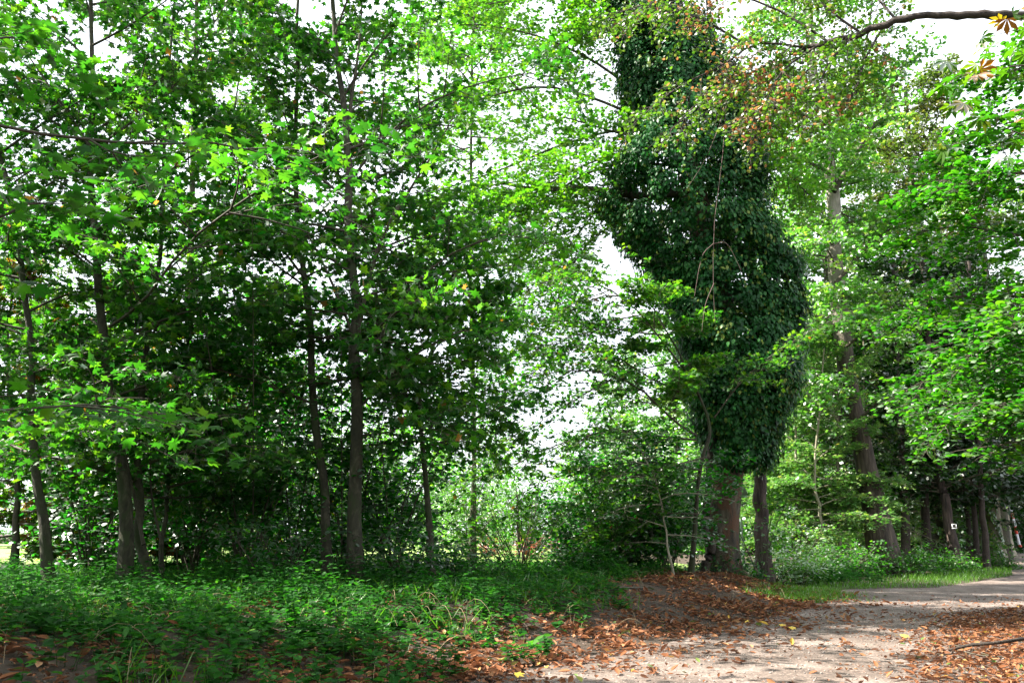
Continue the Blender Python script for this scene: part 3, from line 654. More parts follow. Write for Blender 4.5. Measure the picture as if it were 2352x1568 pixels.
# ================================================================== CENTRE: arching maple in front of the ivy tree
ks = dict(leaf='maple', mat='maple', sub=(22, 9), density=17, size=(.09, .16), tilt=.5, tint_shift=.15)
build_tree('maple_tree', 'spreading maple arching leftwards in front of the ivy clad tree', 'tree',
           grounded(pp([(1585, 1325), (1598, 1200), (1610, 1060), (1630, 975), (1600, 900), (1570, 830), (1530, 760), (1490, 700), (1430, 660)], 21.5, -.5)), (.065, .015),
           [(pp([(1600, 1000), (1540, 960), (1480, 900), (1400, 860), (1300, 850), (1180, 880), (1060, 960)], 21.5, -1.5), .035), (pp([(1580, 860), (1450, 700), (1330, 640), (1220, 660), (1140, 720)], 21.5, -.5), .025), (pp([(1610, 1080), (1480, 1060), (1330, 1080), (1200, 1130), (1110, 1210)], 21.3, -1), .025), (pp([(1500, 720), (1400, 740), (1280, 820), (1160, 900), (1060, 1000)], 21.3, -.3), .02), (pp([(1480, 690), (1380, 680), (1270, 740), (1150, 830), (1080, 900)], 21.2, .6), .02), (pp([(1560, 830), (1430, 860), (1300, 930), (1180, 1000), (1090, 1080)], 21.3, .8), .02), (pp([(1600, 1180), (1480, 1180), (1380, 1220), (1300, 1290)], 21.4, -.8), .02),
            (pp([(1600, 1010), (1500, 1000), (1400, 990), (1280, 1020), (1160, 1080), (1080, 1130)], 21.5, -1.5), .03),
            (pp([(1560, 900), (1480, 860), (1380, 800), (1260, 790), (1150, 830)], 21.3, -.5), .03),
            (pp([(1530, 770), (1440, 760), (1340, 740), (1220, 730), (1140, 700)], 21.2, 0), .025),
            (pp([(1620, 1050), (1540, 1070), (1440, 1100), (1340, 1150), (1240, 1210)], 21.3, -1), .025),
            (pp([(1600, 1100), (1520, 1140), (1430, 1190), (1380, 1250)], 21.3, -.5), .02),
            (pp([(1640, 960), (1700, 880), (1780, 810), (1880, 750), (1960, 720)], 21.3, -1), .018),
            (pp([(1480, 900), (1420, 830), (1330, 700), (1250, 640)], 21.3, .5), .02),
            ],
           dict(n=8, h=(.5, 1), len=lambda s: 1.3, el=lambda s: .1 + .3 * s, r=.012), ratio=.32, **ks)
build_tree('sapling_tree', 'thin pale sapling with a crooked stem left of the big trunk', 'tree',
           grounded(pp([(1550, 1320), (1530, 1220), (1515, 1140), (1495, 1080), (1470, 1030), (1440, 990)], 20.5)), (.028, .012), (), autog(22, .15, 1, 1.7, .0, .6), leaf='round', mat='hazel', bark='pale_bark', sub=(8, 5), density=13, size=(.07, .11))
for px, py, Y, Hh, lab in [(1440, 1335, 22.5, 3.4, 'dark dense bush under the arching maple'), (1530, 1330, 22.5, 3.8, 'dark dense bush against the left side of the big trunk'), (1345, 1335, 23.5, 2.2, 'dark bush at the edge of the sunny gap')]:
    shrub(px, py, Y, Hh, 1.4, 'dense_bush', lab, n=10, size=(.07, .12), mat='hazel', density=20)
# bare-stemmed shrub in the gap
b = P(1195, 1345, 22.5); b[2] = float(hgt(b[0], b[1])) - .05
e = thing('bare_shrub', b, 'fan of bare brown stems standing against the sunny lawn', 'shrub')
ps = []
for i in range(34):
    a = R.normal(0, .5); c = R.normal(0, .3); hh = R.uniform(1.2, 2.4); q = np.linspace(0, 1, 6)[:, None]
    ps.append(b + np.array([R.normal(0, .16), R.normal(0, .12), 0]) + np.array([a * 1.0 - .15, c, 1]) * hh * q + R.normal(0, .05, 3) * (q - q * q) * 4)
mesh_obj('stems', *tubes(np.array(ps), R.uniform(.007, .022, (34, 1)) * np.linspace(1, .4, 6)[None], 5), M['twig'], e, True)

# ================================================================== IVY TREE
IV = 24.0
base = P(1658, 1328, IV); base[2] = float(hgt(base[0], base[1])) - .1
ivt = thing('ivy_clad_tree', base, 'huge old tree with mottled trunk and thick dark ivy over its crown', 'tree')
tp = [base, P(1662, 1290, IV), P(1662, 1240, IV), P(1662, 1190, IV), P(1668, 1130, IV), P(1675, 1060, IV), P(1680, 980, IV), P(1676, 850, IV), P(1650, 700, IV), P(1618, 550, IV), P(1580, 380, IV), P(1530, 220, IV), P(1480, 80, IV), P(1430, -60, IV), P(1390, -200, IV)]
tp = resample(tp, 150); kk = len(tp); sides = 48
zz = tp[:, 2] - tp[0, 2]
r = np.interp(zz, [0, .25, .6, 1.2, 2, 3, 4.5, 8, 12, 20], [.66, .52, .45, .44, .43, .42, .44, .42, .36, .2])
th = np.arange(sides) * 2 * np.pi / sides
tv = np.zeros((kk, sides, 3))
for i in range(kk):
    for j in range(sides):
        c, s_ = math.cos(th[j]), math.sin(th[j])
        nz = mnoise.noise(Vector((c * 1.3, s_ * 1.3, zz[i] * .55))) * .14 + mnoise.noise(Vector((c * 3, s_ * 3, zz[i] * 1.3 + 7))) * .06
        fl = .28 * math.exp(-zz[i] * 2.2) * max(0, math.cos(5 * th[j] + .8))
        bulge = .13 * math.exp(-((zz[i] - 1.35) / .5) ** 2) * max(0, -c)
        tv[i, j] = tp[i] + np.array([c, s_, 0]) * (r[i] * (1 + nz) + fl + bulge)
ii = np.arange(kk - 1)[:, None] * sides; jj = np.arange(sides)[None]; j2 = (jj + 1) % sides
mesh_obj('trunk', tv.reshape(-1, 3), np.stack([ii + jj, ii + j2, ii + sides + j2, ii + sides + jj], -1).reshape(-1, 4), M['plane_bark'], ivt, True)
# old ivy stem climbing the left side
st = resample([P(1618, 1325, IV - .55), P(1622, 1290, IV - .5), P(1634, 1255, IV - .5), P(1618, 1215, IV - .5), P(1622, 1170, IV - .45), P(1628, 1120, IV - .4), P(1630, 1060, IV - .4), P(1640, 980, IV - .4), P(1650, 900, IV - .4)], 40)
mesh_obj('ivy_stem', *tubes(st[None], (np.linspace(.13, .09, 40) * (1 + R.normal(0, .07, 40)))[None], 10), M['dark_bark'], ivt, True)
limbs = [(pp([(1560, 440), (1480, 450), (1400, 440), (1330, 432), (1240, 436), (1150, 420)], IV, 0), .15),
         (pp([(1500, 110), (1440, 90), (1380, 60), (1330, 75), (1260, 120)], IV, 0), .12),
         (pp([(1620, 330), (1690, 240), (1760, 245), (1830, 258), (1900, 290)], IV, 0), .10),
         (pp([(1640, 420), (1700, 250), (1640, 100), (1620, -60), (1600, -200)], IV, .5), .14),
         (pp([(1640, 560), (1720, 330), (1790, 380), (1860, 450)], IV, -.5), .06),
         (pp([(1600, 420), (1500, 330), (1400, 300), (1300, 270)], IV, -.5), .06),
         (pp([(1500, 500), (1400, 520), (1320, 600), (1270, 720), (1240, 860)], IV, .5), .03),
         (pp([(1480, 460), (1340, 480), (1220, 560), (1140, 680), (1100, 820)], IV, 1), .035),
         (pp([(1400, 440), (1250, 430), (1120, 460), (1010, 520), (950, 600)], IV, 1), .035),
         (pp([(1560, 300), (1460, 120), (1360, 0), (1200, 0), (1060, 20)], IV, 1), .05),
         (pp([(1560, 340), (1430, 350), (1300, 400), (1180, 480), (1100, 580)], IV, -.5), .04),
         (pp([(1560, 350), (1440, 300), (1300, 330), (1150, 390), (1000, 440)], IV, 1), .06),
         (pp([(1560, 320), (1420, 180), (1280, 100), (1130, 60), (980, 60)], IV, 1.5), .06),
         (pp([(1540, 260), (1400, 60), (1250, -60), (1100, -120), (950, -120)], IV, 1), .06),
         (pp([(1570, 380), (1400, 380), (1260, 450), (1120, 540), (1020, 640)], IV, 1), .05),
         (pp([(1560, 320), (1400, 240), (1250, 200), (1100, 230), (960, 290)], IV, 2), .06),
         (pp([(1570, 380), (1440, 420), (1340, 520), (1260, 640), (1220, 760)], IV, 1), .03)]
LP = np.array([resample(q, 16) for q, _ in limbs]); LR = np.array([r0 for _, r0 in limbs])
p2, l2 = spread(LP[[0, 1, 2] + list(range(4, len(LP)))], np.full(len(LP) - 1, 5.5), 26, s0=.3, ang=55, ratio=.42, k=5, roll=.6, bend=-.15, minlen=.5)
mesh_obj('branches', *merge([tubes(LP, LR[:, None] * np.linspace(1, .3, 16)[None], 8), tubes(p2, np.full((len(p2), 5), .014) * np.linspace(1, .3, 5), 4)]), M['bark'], ivt, True)
p3, l3 = spread(p2, l2, 10, ang=50, ratio=.45, k=3, roll=.5, bend=-.2, minlen=.25)
pos, dd, idx = leaf_points(p3, l3, 20)
V, F, tt = leaves(pos, dd + [0, 0, -.3], UP + R.normal(0, .4, pos.shape), R.uniform(.09, .17, len(pos)), 'maple', np.clip(R.normal(.5, .28, len(pos)), 0, 1))
mesh_obj('crown', V, F, M['maple_back'], ivt, False, tt)
# ivy mass: rings measured on the tree
rows = [(-200, 1380, 1540), (-60, 1385, 1560), (40, 1405, 1590), (120, 1415, 1640), (200, 1420, 1700), (280, 1445, 1735), (350, 1410, 1740), (420, 1375, 1760), (500, 1385, 1770), (580, 1440, 1785), (660, 1500, 1820),
        (740, 1550, 1845), (820, 1562, 1845), (880, 1580, 1835), (940, 1596, 1808), (1000, 1612, 1785), (1055, 1630, 1768)]
cz = np.array([P((a + b_) / 2, y_, IV) for y_, a, b_ in rows]); hw = np.array([(b_ - a) / 2 / FPX * np.linalg.norm(P((a + b_) / 2, y_, IV)[1:] - [0, CAM_H]) for y_, a, b_ in rows])
NC = 1500
u = R.uniform(0, len(rows) - 1.001, NC); i = u.astype(int); f = u - i
cc = cz[i] * (1 - f)[:, None] + cz[i + 1] * f[:, None]; ww = hw[i] * (1 - f) + hw[i + 1] * f
a = R.uniform(0, 2 * np.pi, NC); dirv = np.stack([np.cos(a), np.sin(a) * .85, np.zeros(NC)], -1)
lump = np.array([mnoise.noise(Vector((math.cos(a[k]) * 1.2, math.sin(a[k]) * 1.2, cc[k, 2] * .5))) for k in range(NC)])
rad_ = np.maximum(ww * (.98 + .28 * lump) - .2, .45) * np.where(R.random(NC) < .2, R.uniform(.4, .9, NC), 1)
cp = cc + dirv * rad_[:, None]
per = 130; cpr = np.repeat(cp, per, 0); dr = np.repeat(dirv, per, 0)
off = R.normal(0, 1, cpr.shape); off = nrm(off) * R.random((len(off), 1)) ** .4 * R.uniform(.25, .62, (NC, 1)).repeat(per, 0)
pos = cpr + off * [1, 1, .9]
nn = nrm(off) * .8 + dr * .6 + UP * .5 + R.normal(0, .35, pos.shape)
V, F, tt = leaves(pos, dr * .5 - UP * .9 + R.normal(0, .4, pos.shape), nn, R.uniform(.07, .17, len(pos)), 'ovate', np.clip(R.normal(.5, .22, len(pos)) + np.repeat(R.normal(0, .2, NC), per) + np.where(R.random(len(pos)) < .02, .6, 0), 0, 1))
mesh_obj('ivy', V, F, M['ivy'], ivt, False, tt); STAT.append(('ivy', len(pos)))
# ivy at the foot
n = 1800; a = R.uniform(0, 6.28, n); rr2 = R.uniform(.45, 1.2, n); z0 = R.random(n) ** 2 * .9
pos = base + np.stack([np.cos(a) * rr2, np.sin(a) * rr2, z0 * (1.4 - rr2) + .12], -1)
V, F, tt = leaves(pos, R.normal(0, 1, pos.shape), UP + R.normal(0, .6, pos.shape), R.uniform(.06, .11, n), 'ovate')
mesh_obj('ivy', V, F, M['ivy'], ivt, False, tt)

# rough-barked trunk beside it, with a leafy top hidden behind the ivy
build_tree('rough_barked_tree', 'straight red brown rough barked trunk right of the ivy clad tree', 'tree',
           grounded(pp([(1756, 1330), (1750, 1250), (1747, 1160), (1746, 1080), (1740, 900), (1730, 700), (1720, 500), (1710, 250)], 25.2, 0)), (.27, .15), (), autog(16, .7, 1, 1.6, .0, .6), leaf='far', mat='dark', bark='rough_bark', sub=(9, 5), density=12, size=(.1, .16), trunk_k=24)
shrub(1745, 1330, 24.0, 2.3, .9, 'young_bush', 'round leaved bush growing up between the two big trunks', n=6, size=(.08, .13), mat='lime', density=9, sub=(6, 4), spreadr=.25)

# sign post between the two trunks (seen from behind)
sp = G(1709, 1312); sp[2] = 0
sgn = thing('sign_post', sp, 'grey metal post with a sign seen from behind between the two big trunks', 'sign')
Ys = sp[1]; topz = P(1709, 1098, Ys)[2]
q = np.array([[sp[0], Ys, 0], [sp[0], Ys, topz]]); MET = plain('galvanised_steel', (.42, .47, .52), .4, .6, .2)
mesh_obj('post', *tubes(resample(q, 3)[None], np.full((1, 3), .055), 14), MET, sgn, True)
def box(c, sx, sy, sz, rz=0):
    v = np.array([[x_, y_, z_] for x_ in (-1, 1) for y_ in (-1, 1) for z_ in (-1, 1)], float) * [sx / 2, sy / 2, sz / 2]
    c_, s_ = math.cos(rz), math.sin(rz); v = v @ np.array([[c_, s_, 0], [-s_, c_, 0], [0, 0, 1]])
    return v + c, np.array([[0, 1, 3, 2], [4, 6, 7, 5], [0, 4, 5, 1], [2, 3, 7, 6], [0, 2, 6, 4], [1, 5, 7, 3]])
mesh_obj('sign_plate', *box(np.array([sp[0] + .14, Ys + .09, topz - .34]), .52, .02, .66, .5), plain('sign_back', (.30, .34, .35), .45, .5, .3), sgn)
for dz_ in (.14, .52): mesh_obj('bracket', *box(np.array([sp[0] + .02, Ys, topz - dz_]), .18, .13, .05, .5), MET, sgn)

# ================================================================== RIGHT FOREGROUND
kr = dict(leaf='round', mat='lime', sub=(28, 10), density=30, size=(.06, .095), bark='dark_bark', ratio=.3)
tb_ = np.array([10.6, 11.5, -.1])
LT = [tb_, tb_ + [0, 0, 2.5], tb_ + [-.1, .1, 5], tb_ + [-.1, .2, 8], tb_ + [0, .2, 12]]
lb = [([tb_ + [0, 0, 3.0], P(2520, 980, 11), P(2380, 900, 11), P(2270, 910, 11), P(2200, 950, 11)], .03),
      ([tb_ + [0, 0, 3.2], P(2520, 980, 10), P(2400, 920, 10), P(2320, 930, 10)], .02),
      ([tb_ + [0, 0, 3.6], P(2520, 850, 11.5), P(2360, 820, 11.5), P(2220, 830, 11.6), P(2110, 880, 11.6)], .03),
      ([tb_ + [0, 0, 4.2], P(2500, 700, 12), P(2340, 680, 12), P(2200, 680, 12), P(2080, 720, 12)], .035),
      ([tb_ + [0, 0, 4.8], P(2500, 560, 12), P(2340, 540, 12), P(2200, 520, 12), P(2090, 540, 12)], .03),
      ([tb_ + [0, 0, 5.2], P(2500, 440, 11), P(2360, 400, 11), P(2230, 400, 11), P(2130, 430, 11)], .03),
      ([tb_ + [0, 0, 6.0], P(2500, 300, 11.5), P(2380, 280, 11.5), P(2270, 290, 11.5), P(2190, 330, 11.5)], .025),
      ([tb_ + [0, 0, 4.0], P(2500, 900, 13), P(2350, 840, 13.5), P(2230, 850, 14), P(2150, 900, 14)], .025),
      ([tb_ + [0, 0, 6.6], P(2480, 180, 12), P(2400, 150, 12), P(2330, 160, 12), P(2260, 170, 12)], .02),
      ([tb_ + [0, 0, 3.8], P(2480, 780, 10), P(2400, 760, 10), P(2330, 740, 10), P(2290, 760, 10)], .02)]
build_tree('lime_tree', 'lime tree hanging bright green leaves in from the right edge', 'tree', LT, (.3, .12), lb, dict(n=14, h=(.35, 1), len=lambda s: 3.0, el=lambda s: .3 + s * .5, r=.03, az=(-1.3, 1.3)), **kr)
# second lime: thick bare limb across the top right with browning leaves
t2 = np.array([13.5, 12.5, -.1])
limbpts = [t2 + [0, 0, 9.2], P(2560, 60, 11.5), P(2420, 40, 11.3), P(2290, 34, 11.3), P(2190, 36, 11.4), P(2070, 45, 11.6), P(1975, 78, 11.9), P(1880, 104, 12.3), P(1812, 122, 12.6)]
l2t = thing('lime_tree', t2, 'autumn tinged lime whose thick dark limb crosses the top right corner', 'tree')
mesh_obj('trunk', *tubes(resample([t2, t2 + [0, 0, 4], t2 + [0, 0, 9.2], t2 + [.2, 0, 14]], 10)[None], np.linspace(.34, .16, 10)[None], 14), M['dark_bark'], l2t, True)
lm = resample(limbpts, 40); lrr = np.interp(np.linspace(0, 1, 40), [0, .3, .7, 1], [.13, .062, .052, .038]) * (1 + R.normal(0, .09, 40)); lm = lm + R.normal(0, .022, lm.shape) * np.array([.3, .3, 1])
mesh_obj('limb', *tubes(lm[None], lrr[None], 12), M['dark_bark'], l2t, True)
fine = [pp([(1850, 110), (1740, 100), (1660, 150), (1560, 200), (1470, 270)], 12.4, .5), pp([(1900, 95), (1780, 20), (1640, -20), (1520, 0), (1420, 30)], 12.2, .8),
        pp([(1812, 122), (1740, 160), (1680, 190), (1600, 240), (1540, 300)], 12.6, -.3), pp([(1880, 104), (1800, 160), (1760, 230), (1720, 270)], 12.3, -.6),
        pp([(1980, 78), (1900, 20), (1820, -60), (1700, -120)], 12, .5), pp([(1960, 82), (1900, 150), (1880, 220), (1860, 270)], 12, -.5),
        pp([(2060, 48), (2000, -20), (1940, -80), (1850, -130)], 11.8, 1), pp([(2030, 60), (1990, 130), (1975, 180), (1960, 220)], 12.4, -.5),
        pp([(1700, 95), (1600, 40), (1500, 20), (1420, 50)], 13.2, .5), pp([(1900, 110), (1830, 190), (1770, 260), (1730, 320)], 12.8, -.3)]
fl = np.array([resample(q, 10) for q in fine]); fln = np.linalg.norm(np.diff(fl, axis=1), axis=2).sum(1)
p2, l2 = spread(fl, fln, 22, s0=.05, ang=55, ratio=.34, k=5, roll=.9, bend=-.25, minlen=.35)
p3, l3 = spread(p2, l2, 9, ang=50, ratio=.42, k=3, roll=.6, bend=-.25, minlen=.15)
mesh_obj('branches', *merge([tubes(fl, np.full((len(fl), 10), .022) * np.linspace(1, .35, 10), 6), tubes(p2, np.full((len(p2), 5), .008) * np.linspace(1, .4, 5), 4), tubes(p3, np.full((len(p3), 3), .0035), 3)]), M['dark_bark'], l2t, True)
pos, dd, idx = leaf_points(p3, l3, 22)
cl = np.array([mnoise.noise(Vector(tuple(p_ * .9))) for p_ in p3[:, 1]])[idx]
tint = np.clip(R.normal(.38, .2, len(pos)) + np.where(cl > .22, .42, 0) * (R.random(len(pos)) < .75), 0, 1)
V, F, tt = leaves(pos, dd + [0, 0, -.8], UP + R.normal(0, .7, pos.shape), R.uniform(.045, .08, len(pos)), 'round', tint)
mesh_obj('crown', V, F, M['autumn'], l2t, False, tt); STAT.append(('autumn', len(pos)))
# hanging dead twig in front of the ivy
hp = [pp([(1740, 200), (1735, 300), (1722, 420), (1708, 520), (1700, 620), (1702, 700)], 12.8), pp([(1735, 310), (1700, 370), (1672, 430), (1640, 500)], 12.8),
      pp([(1702, 560), (1670, 600), (1655, 680)], 12.8), pp([(1702, 560), (1740, 560), (1775, 640)], 12.8)]
hp2 = [resample([np.array(a) for a in pp([(x_ - 60, y_ + 0) for x_, y_ in h_], 12.8)], 8) for h_ in
       ([(1730, 150), (1725, 300), (1712, 420), (1700, 520), (1698, 640), (1702, 740)], [(1725, 250), (1700, 320), (1672, 380), (1640, 430)], [(1698, 560), (1672, 590), (1655, 680)], [(1698, 560), (1730, 560), (1762, 620)], [(1700, 650), (1680, 700), (1672, 760)])]
mesh_obj('dead_twig', *tubes(np.array(hp2), np.full((5, 8), .006) * np.linspace(1, .4, 8), 5), plain('dead_wood', (.16, .10, .09), .8), l2t, True)
# chestnut leaves in the upper right corner
build_tree('chestnut_tree', 'chestnut with spotted drooping leaves in the upper right corner', 'tree', [np.array([9.4, 7.6, -.1]), np.array([9.3, 7.7, 4]), np.array([9.2, 7.8, 8])], (.2, .08),
           [([np.array([9.3, 7.7, 5.0]), P(2480, 180, 8.2), P(2360, 150, 8.2), P(2250, 170, 8.2)], .02), ([np.array([9.3, 7.7, 4.6]), P(2470, 330, 8), P(2380, 320, 8), P(2300, 290, 8)], .02),
            ([np.array([9.3, 7.7, 5.6]), P(2480, 60, 8.4), P(2380, 60, 8.4), P(2290, 80, 8.4)], .02)],
           None, leaf='palm', mat='chestnut', sub=(6, 3), density=8, size=(.13, .2), ratio=.22, bark='dark_bark', leaf_droop=1.2, tilt=.8, tint_shift=.0, minlen=.12)

# ================================================================== RIGHT WOOD
kf = dict(leaf='far', mat='plane', sub=(18, 9), density=20, size=(.13, .22), twig_wood=False, tilt=.6, ratio=.45)
build_tree('plane_tree', 'tall plane with silvery upper trunk and broad brown base', 'tree',
           grounded(pp([(2040, 1315), (2020, 1230), (2000, 1120), (1975, 1000), (1945, 850), (1925, 700), (1915, 540), (1912, 420), (1885, 260), (1865, 140), (1850, -60), (1840, -300)], 31, 1)), (.52, .16),
           [(pp([(1908, 400), (1850, 370), (1780, 350), (1700, 360)], 31), .10), (pp([(1915, 440), (1980, 330), (2040, 220), (2090, 120)], 31), .12), (pp([(1900, 330), (1960, 220), (1990, 100), (2010, -50)], 32), .1),
            (pp([(1915, 560), (1850, 520), (1800, 540), (1760, 600)], 31), .08), (pp([(1920, 650), (2000, 560), (2070, 520), (2140, 560)], 31), .09), (pp([(1935, 760), (1860, 720), (1800, 740), (1770, 820)], 30.5, -2), .06), (pp([(1940, 800), (1990, 760), (2060, 760), (2120, 840)], 30.5, -2), .06), (pp([(1960, 900), (1900, 860), (1850, 880), (1800, 960)], 30.5, -2), .05), (pp([(1975, 960), (2030, 920), (2090, 950), (2140, 1030)], 30.5, -2), .05), (pp([(1912, 430), (1860, 420), (1800, 410)], 31), .08)],
           autog(48, .42, 1, 4.2, .1, .9), bark='two_bark', **kf)
build_tree('plane_tree', 'full sunlit tree between the ivy clad one and the plane', 'tree', grounded(pp([(1930, 1300), (1930, 1000), (1900, 700), (1890, 400)], 36)), (.3, .08), (), autog(46, .1, 1, 4.2, .0, .9), **kf)
build_tree('oak_tree', 'olive brown crowned tree against the sky right of the plane', 'tree', grounded(pp([(2160, 1290), (2150, 1000), (2120, 600), (2090, 380), (2080, 200)], 40)), (.4, .1), (), autog(50, .25, 1, 4.6, .1, .9), **{**kf, 'mat': 'olive'})
build_tree('beech_tree', 'light green tree standing behind the oak at the right', 'tree', grounded(pp([(2300, 1280), (2290, 1000), (2260, 600), (2240, 420)], 46)), (.4, .1), (), autog(46, .2, 1, 5.2, .1, .9), **kf)
for (px, top, Y, L, lab) in [(1895, 800, 30.5, 2.2, 'sunlit sapling with leaning pale stem beside the rough barked trunk'), (1925, 700, 31.5, 2.3, 'sunlit sapling with straight pale stem left of the broad plane base'),
                             (1830, 760, 31.5, 2.0, 'sunlit sapling right against the rough barked trunk'), (2120, 700, 39.0, 3.0, 'pale green sapling right of the broad plane base'), (1985, 560, 35.5, 2.8, 'sunlit young tree behind the upper plane trunk')]:
    build_tree('sapling_tree', lab, 'tree', grounded(pp([(px + 5, 1325), (px - 8 if px == 1895 else px, 1200), (px - 22 if px == 1895 else px - 2, 1080), (px, top)], Y)), (.09 if px < 2000 else .11, .03), (), autog(30, .3, 1, L, -.05, .8),
               **{**kf, 'bark': 'pale_bark', 'leaf': 'lance' if px == 1985 else 'maple', 'size': (.11, .17), 'density': 11, 'tilt': .4, 'tint_shift': .1})
for px, py, Y, Hh, lab in [(1790, 1345, 25.8, .8, 'small bush between the rough barked trunk and the bank point'), (1850, 1350, 25.9, .6, 'small leafy bush on the bank point where the paths meet'), (1830, 1335, 27.3, 2.0, 'yellow green bush at the foot of the rough barked trunk'), (1900, 1338, 28.0, .8, 'sunlit low bush at the path junction'), (1965, 1338, 28.5, 1.1, 'green bush in front of the broad plane base'),
                           (2085, 1335, 30.0, .9, 'shaded bush right of the broad plane base'), (2120, 1330, 32, .8, 'low dark bush between the wood trunks'), (2190, 1322, 33, .6, 'low dark bush under the leaning trunk'), (2290, 1312, 36, .5, 'low bush at the foot of the ivy wrapped trunk')]:
    shrub(px, py, Y, Hh, 1.2, 'verge_bush', lab, n=10, size=(.08, .13), mat='plane' if px < 1880 else 'lime', leaf='far', density=18, sub=(8, 5))
# herbs at the bright corner
for px, py, lab in [(1948, 1340, 'bright leafy herb at the grass edge, left of two'), (1988, 1342, 'bright leafy herb at the grass edge, right of two'), (1905, 1345, 'pale weedy herb where the bank ends')]:
    g = G(px, py); g[2] = 0; e = thing('roadside_herb', g, lab, 'plant'); n = 16
    V, F, tt = herb_mesh(n, g + np.stack([R.normal(0, .3, n), R.normal(0, .3, n), np.zeros(n)], -1), R.uniform(.3, .6, n), np.full(n, .17), 7, lean=.3)
    mesh_obj('foliage', V, F, M['herb'], e, False, tt)
# wood trunks
kt = dict(bark='dark_bark', leaf='far', mat='dark', sub=(12, 7), density=12, size=(.16, .26), twig_wood=False, tilt=.6, ratio=.5)
build_tree('wood_tree', 'leaning reddish trunk with a small painted white square on it', 'tree', grounded(pp([(2205, 1305), (2185, 1230), (2168, 1140), (2158, 1080), (2140, 900), (2120, 600)], 34, 1)), (.24, .12), (), autog(30, .4, 1, 3.8), **{**kt, 'bark': 'rough_bark'})
tr = bpy.data.objects[[o.name for o in bpy.data.objects if o.name.startswith('wood_tree')][0]]
mk = P(2192, 1208, 33.45); s_ = .075
fr_ = merge([box(mk + [0, 0, s_], .19, .02, .03), box(mk - [0, 0, s_], .19, .02, .03), box(mk + [s_, 0, 0], .03, .02, .12), box(mk - [s_, 0, 0], .03, .02, .12)])
mesh_obj('trail_mark', *fr_, plain('white_paint', (.8, .8, .78), .6), tr)
for (x0, x1, Y, r0, lab) in [(2128, 2122, 36, .26, 'dark thick trunk deep in the shaded wood'), (2225, 2216, 38, .13, 'slim trunk left of the tallest thin one in the wood'), (2240, 2232, 37, .15, 'grey slim trunk in the middle of the wood row'),
                             (2262, 2250, 34.5, .15, 'dark slim trunk nearest the path bend'), (2080, 2075, 35, .25, 'very dark trunk behind the broad plane base')]:
    build_tree('wood_tree', lab, 'tree', grounded(pp([(x0 + 4, 1312), (x0, 1230), (x1, 1080), (x1 - 14, 850), (x1 - 25, 600)], Y)), (r0, .08), (), autog(22, .42, 1, 3.6), **kt)
ivw = build_tree('wood_tree', 'thick trunk wrapped in ivy stems beside the path bend', 'tree', grounded(pp([(2290, 1300), (2284, 1230), (2276, 1130), (2270, 1000), (2255, 700)], 38)), (.42, .2), (), autog(24, .35, 1, 4), **{**kt, 'bark': 'pale_bark'})
n = 5000; a = R.uniform(0, 6.28, n); zz_ = R.random(n) * 4; b0 = np.array(ivw.location)
pos = b0 + np.stack([np.cos(a) * (.45 - zz_ * .02) - zz_ * .06, np.sin(a) * .45, zz_], -1)
kk_ = np.sin(a * 5 + zz_ * 4) > -.2; pos = pos[kk_]
V, F, tt = leaves(pos, R.normal(0, 1, pos.shape) - UP, np.stack([np.cos(a), np.sin(a), .3 + 0 * a], -1)[kk_] + R.normal(0, .3, pos.shape), R.uniform(.08, .14, len(pos)), 'far')
mesh_obj('ivy', V, F, M['plane'], ivw, False, tt)
build_tree('wood_tree', 'pale far trunk at the end of the path', 'tree', grounded(pp([(2314, 1268), (2308, 1200), (2300, 1120), (2296, 1000), (2290, 800)], 56)), (.4, .2), (), autog(24, .3, 1, 5), **{**kt, 'bark': 'pale_bark'})
# deep wood behind everything on the right: three crowns, copied
proto = []
for k, (matn, lab) in enumerate([('dark', 'dark dense tree in the deep wood'), ('lime', 'green dense tree in the deep wood'), ('plane', 'pale dense tree in the deep wood')]):
    bx = np.array([38.0 + k * 9, 66 + k * 6, -.1])
    proto.append(build_tree('woodland_tree', lab + ' off the right edge', 'tree', [bx, bx + [.2, 0, 5], bx + [0, .3, 10], bx + [.3, 0, 17]], (.4, .1), (), dict(n=56, h=(.04, 1), len=lambda s: 5.2 * (1 - .5 * s), el=lambda s: -.05 + .8 * s, sag=-.1, r=.05),
                            leaf='far', mat=matn, sub=(12, 8), density=10, size=(.22, .38), twig_wood=False, tilt=.7, ratio=.5))
GW = 'trees of the deep wood behind the path'
for p_ in proto: p_['group'] = GW
wl = [(21, 55, 0, 1.0), (26, 62, 0, 1.1), (52, 88, 0, 1.3), (17, 60, 1, 1.0), (24, 68, 0, 1.2), (34, 74, 1, 1.2), (13, 66, 2, 1.05), (60, 92, 0, 1.3), (29, 84, 0, 1.3), (19, 80, 1, 1.2), (45, 80, 0, 1.3), (21, 48, 0, .8), (24, 50, 0, .8), (36, 80, 0, 1.1), (44, 78, 0, 1.0),
      (37, 95, 0, 1.3), (48, 95, 1, 1.4), (12, 90, 2, 1.2)]
for k, (x_, y_, pi, s_) in enumerate(wl):
    copy_tree(proto[pi], (x_, y_, -.1), R.uniform(0, 6.28), s_, {0: 'dark dense tree filling the shaded wood behind the path', 1: 'green dense tree standing back in the wood', 2: 'pale green tree at the sunny edge of the wood'}[pi], GW)
# unseen trees added behind and beside the camera to block sky light
for x_, y_, s_, pi in [(-11, 1, .85, 1), (-13, 9, .8, 1), (-3, -8, .95, 0), (6, -7, .95, 1), (14, 0, .9, 1), (15.5, 9, .8, 0)]:
    copy_tree(proto[pi], (x_, y_, -.1), R.uniform(0, 6.28), s_, 'unseen tree added beside the camera to shade the scene', 'unseen shade trees added around the camera')
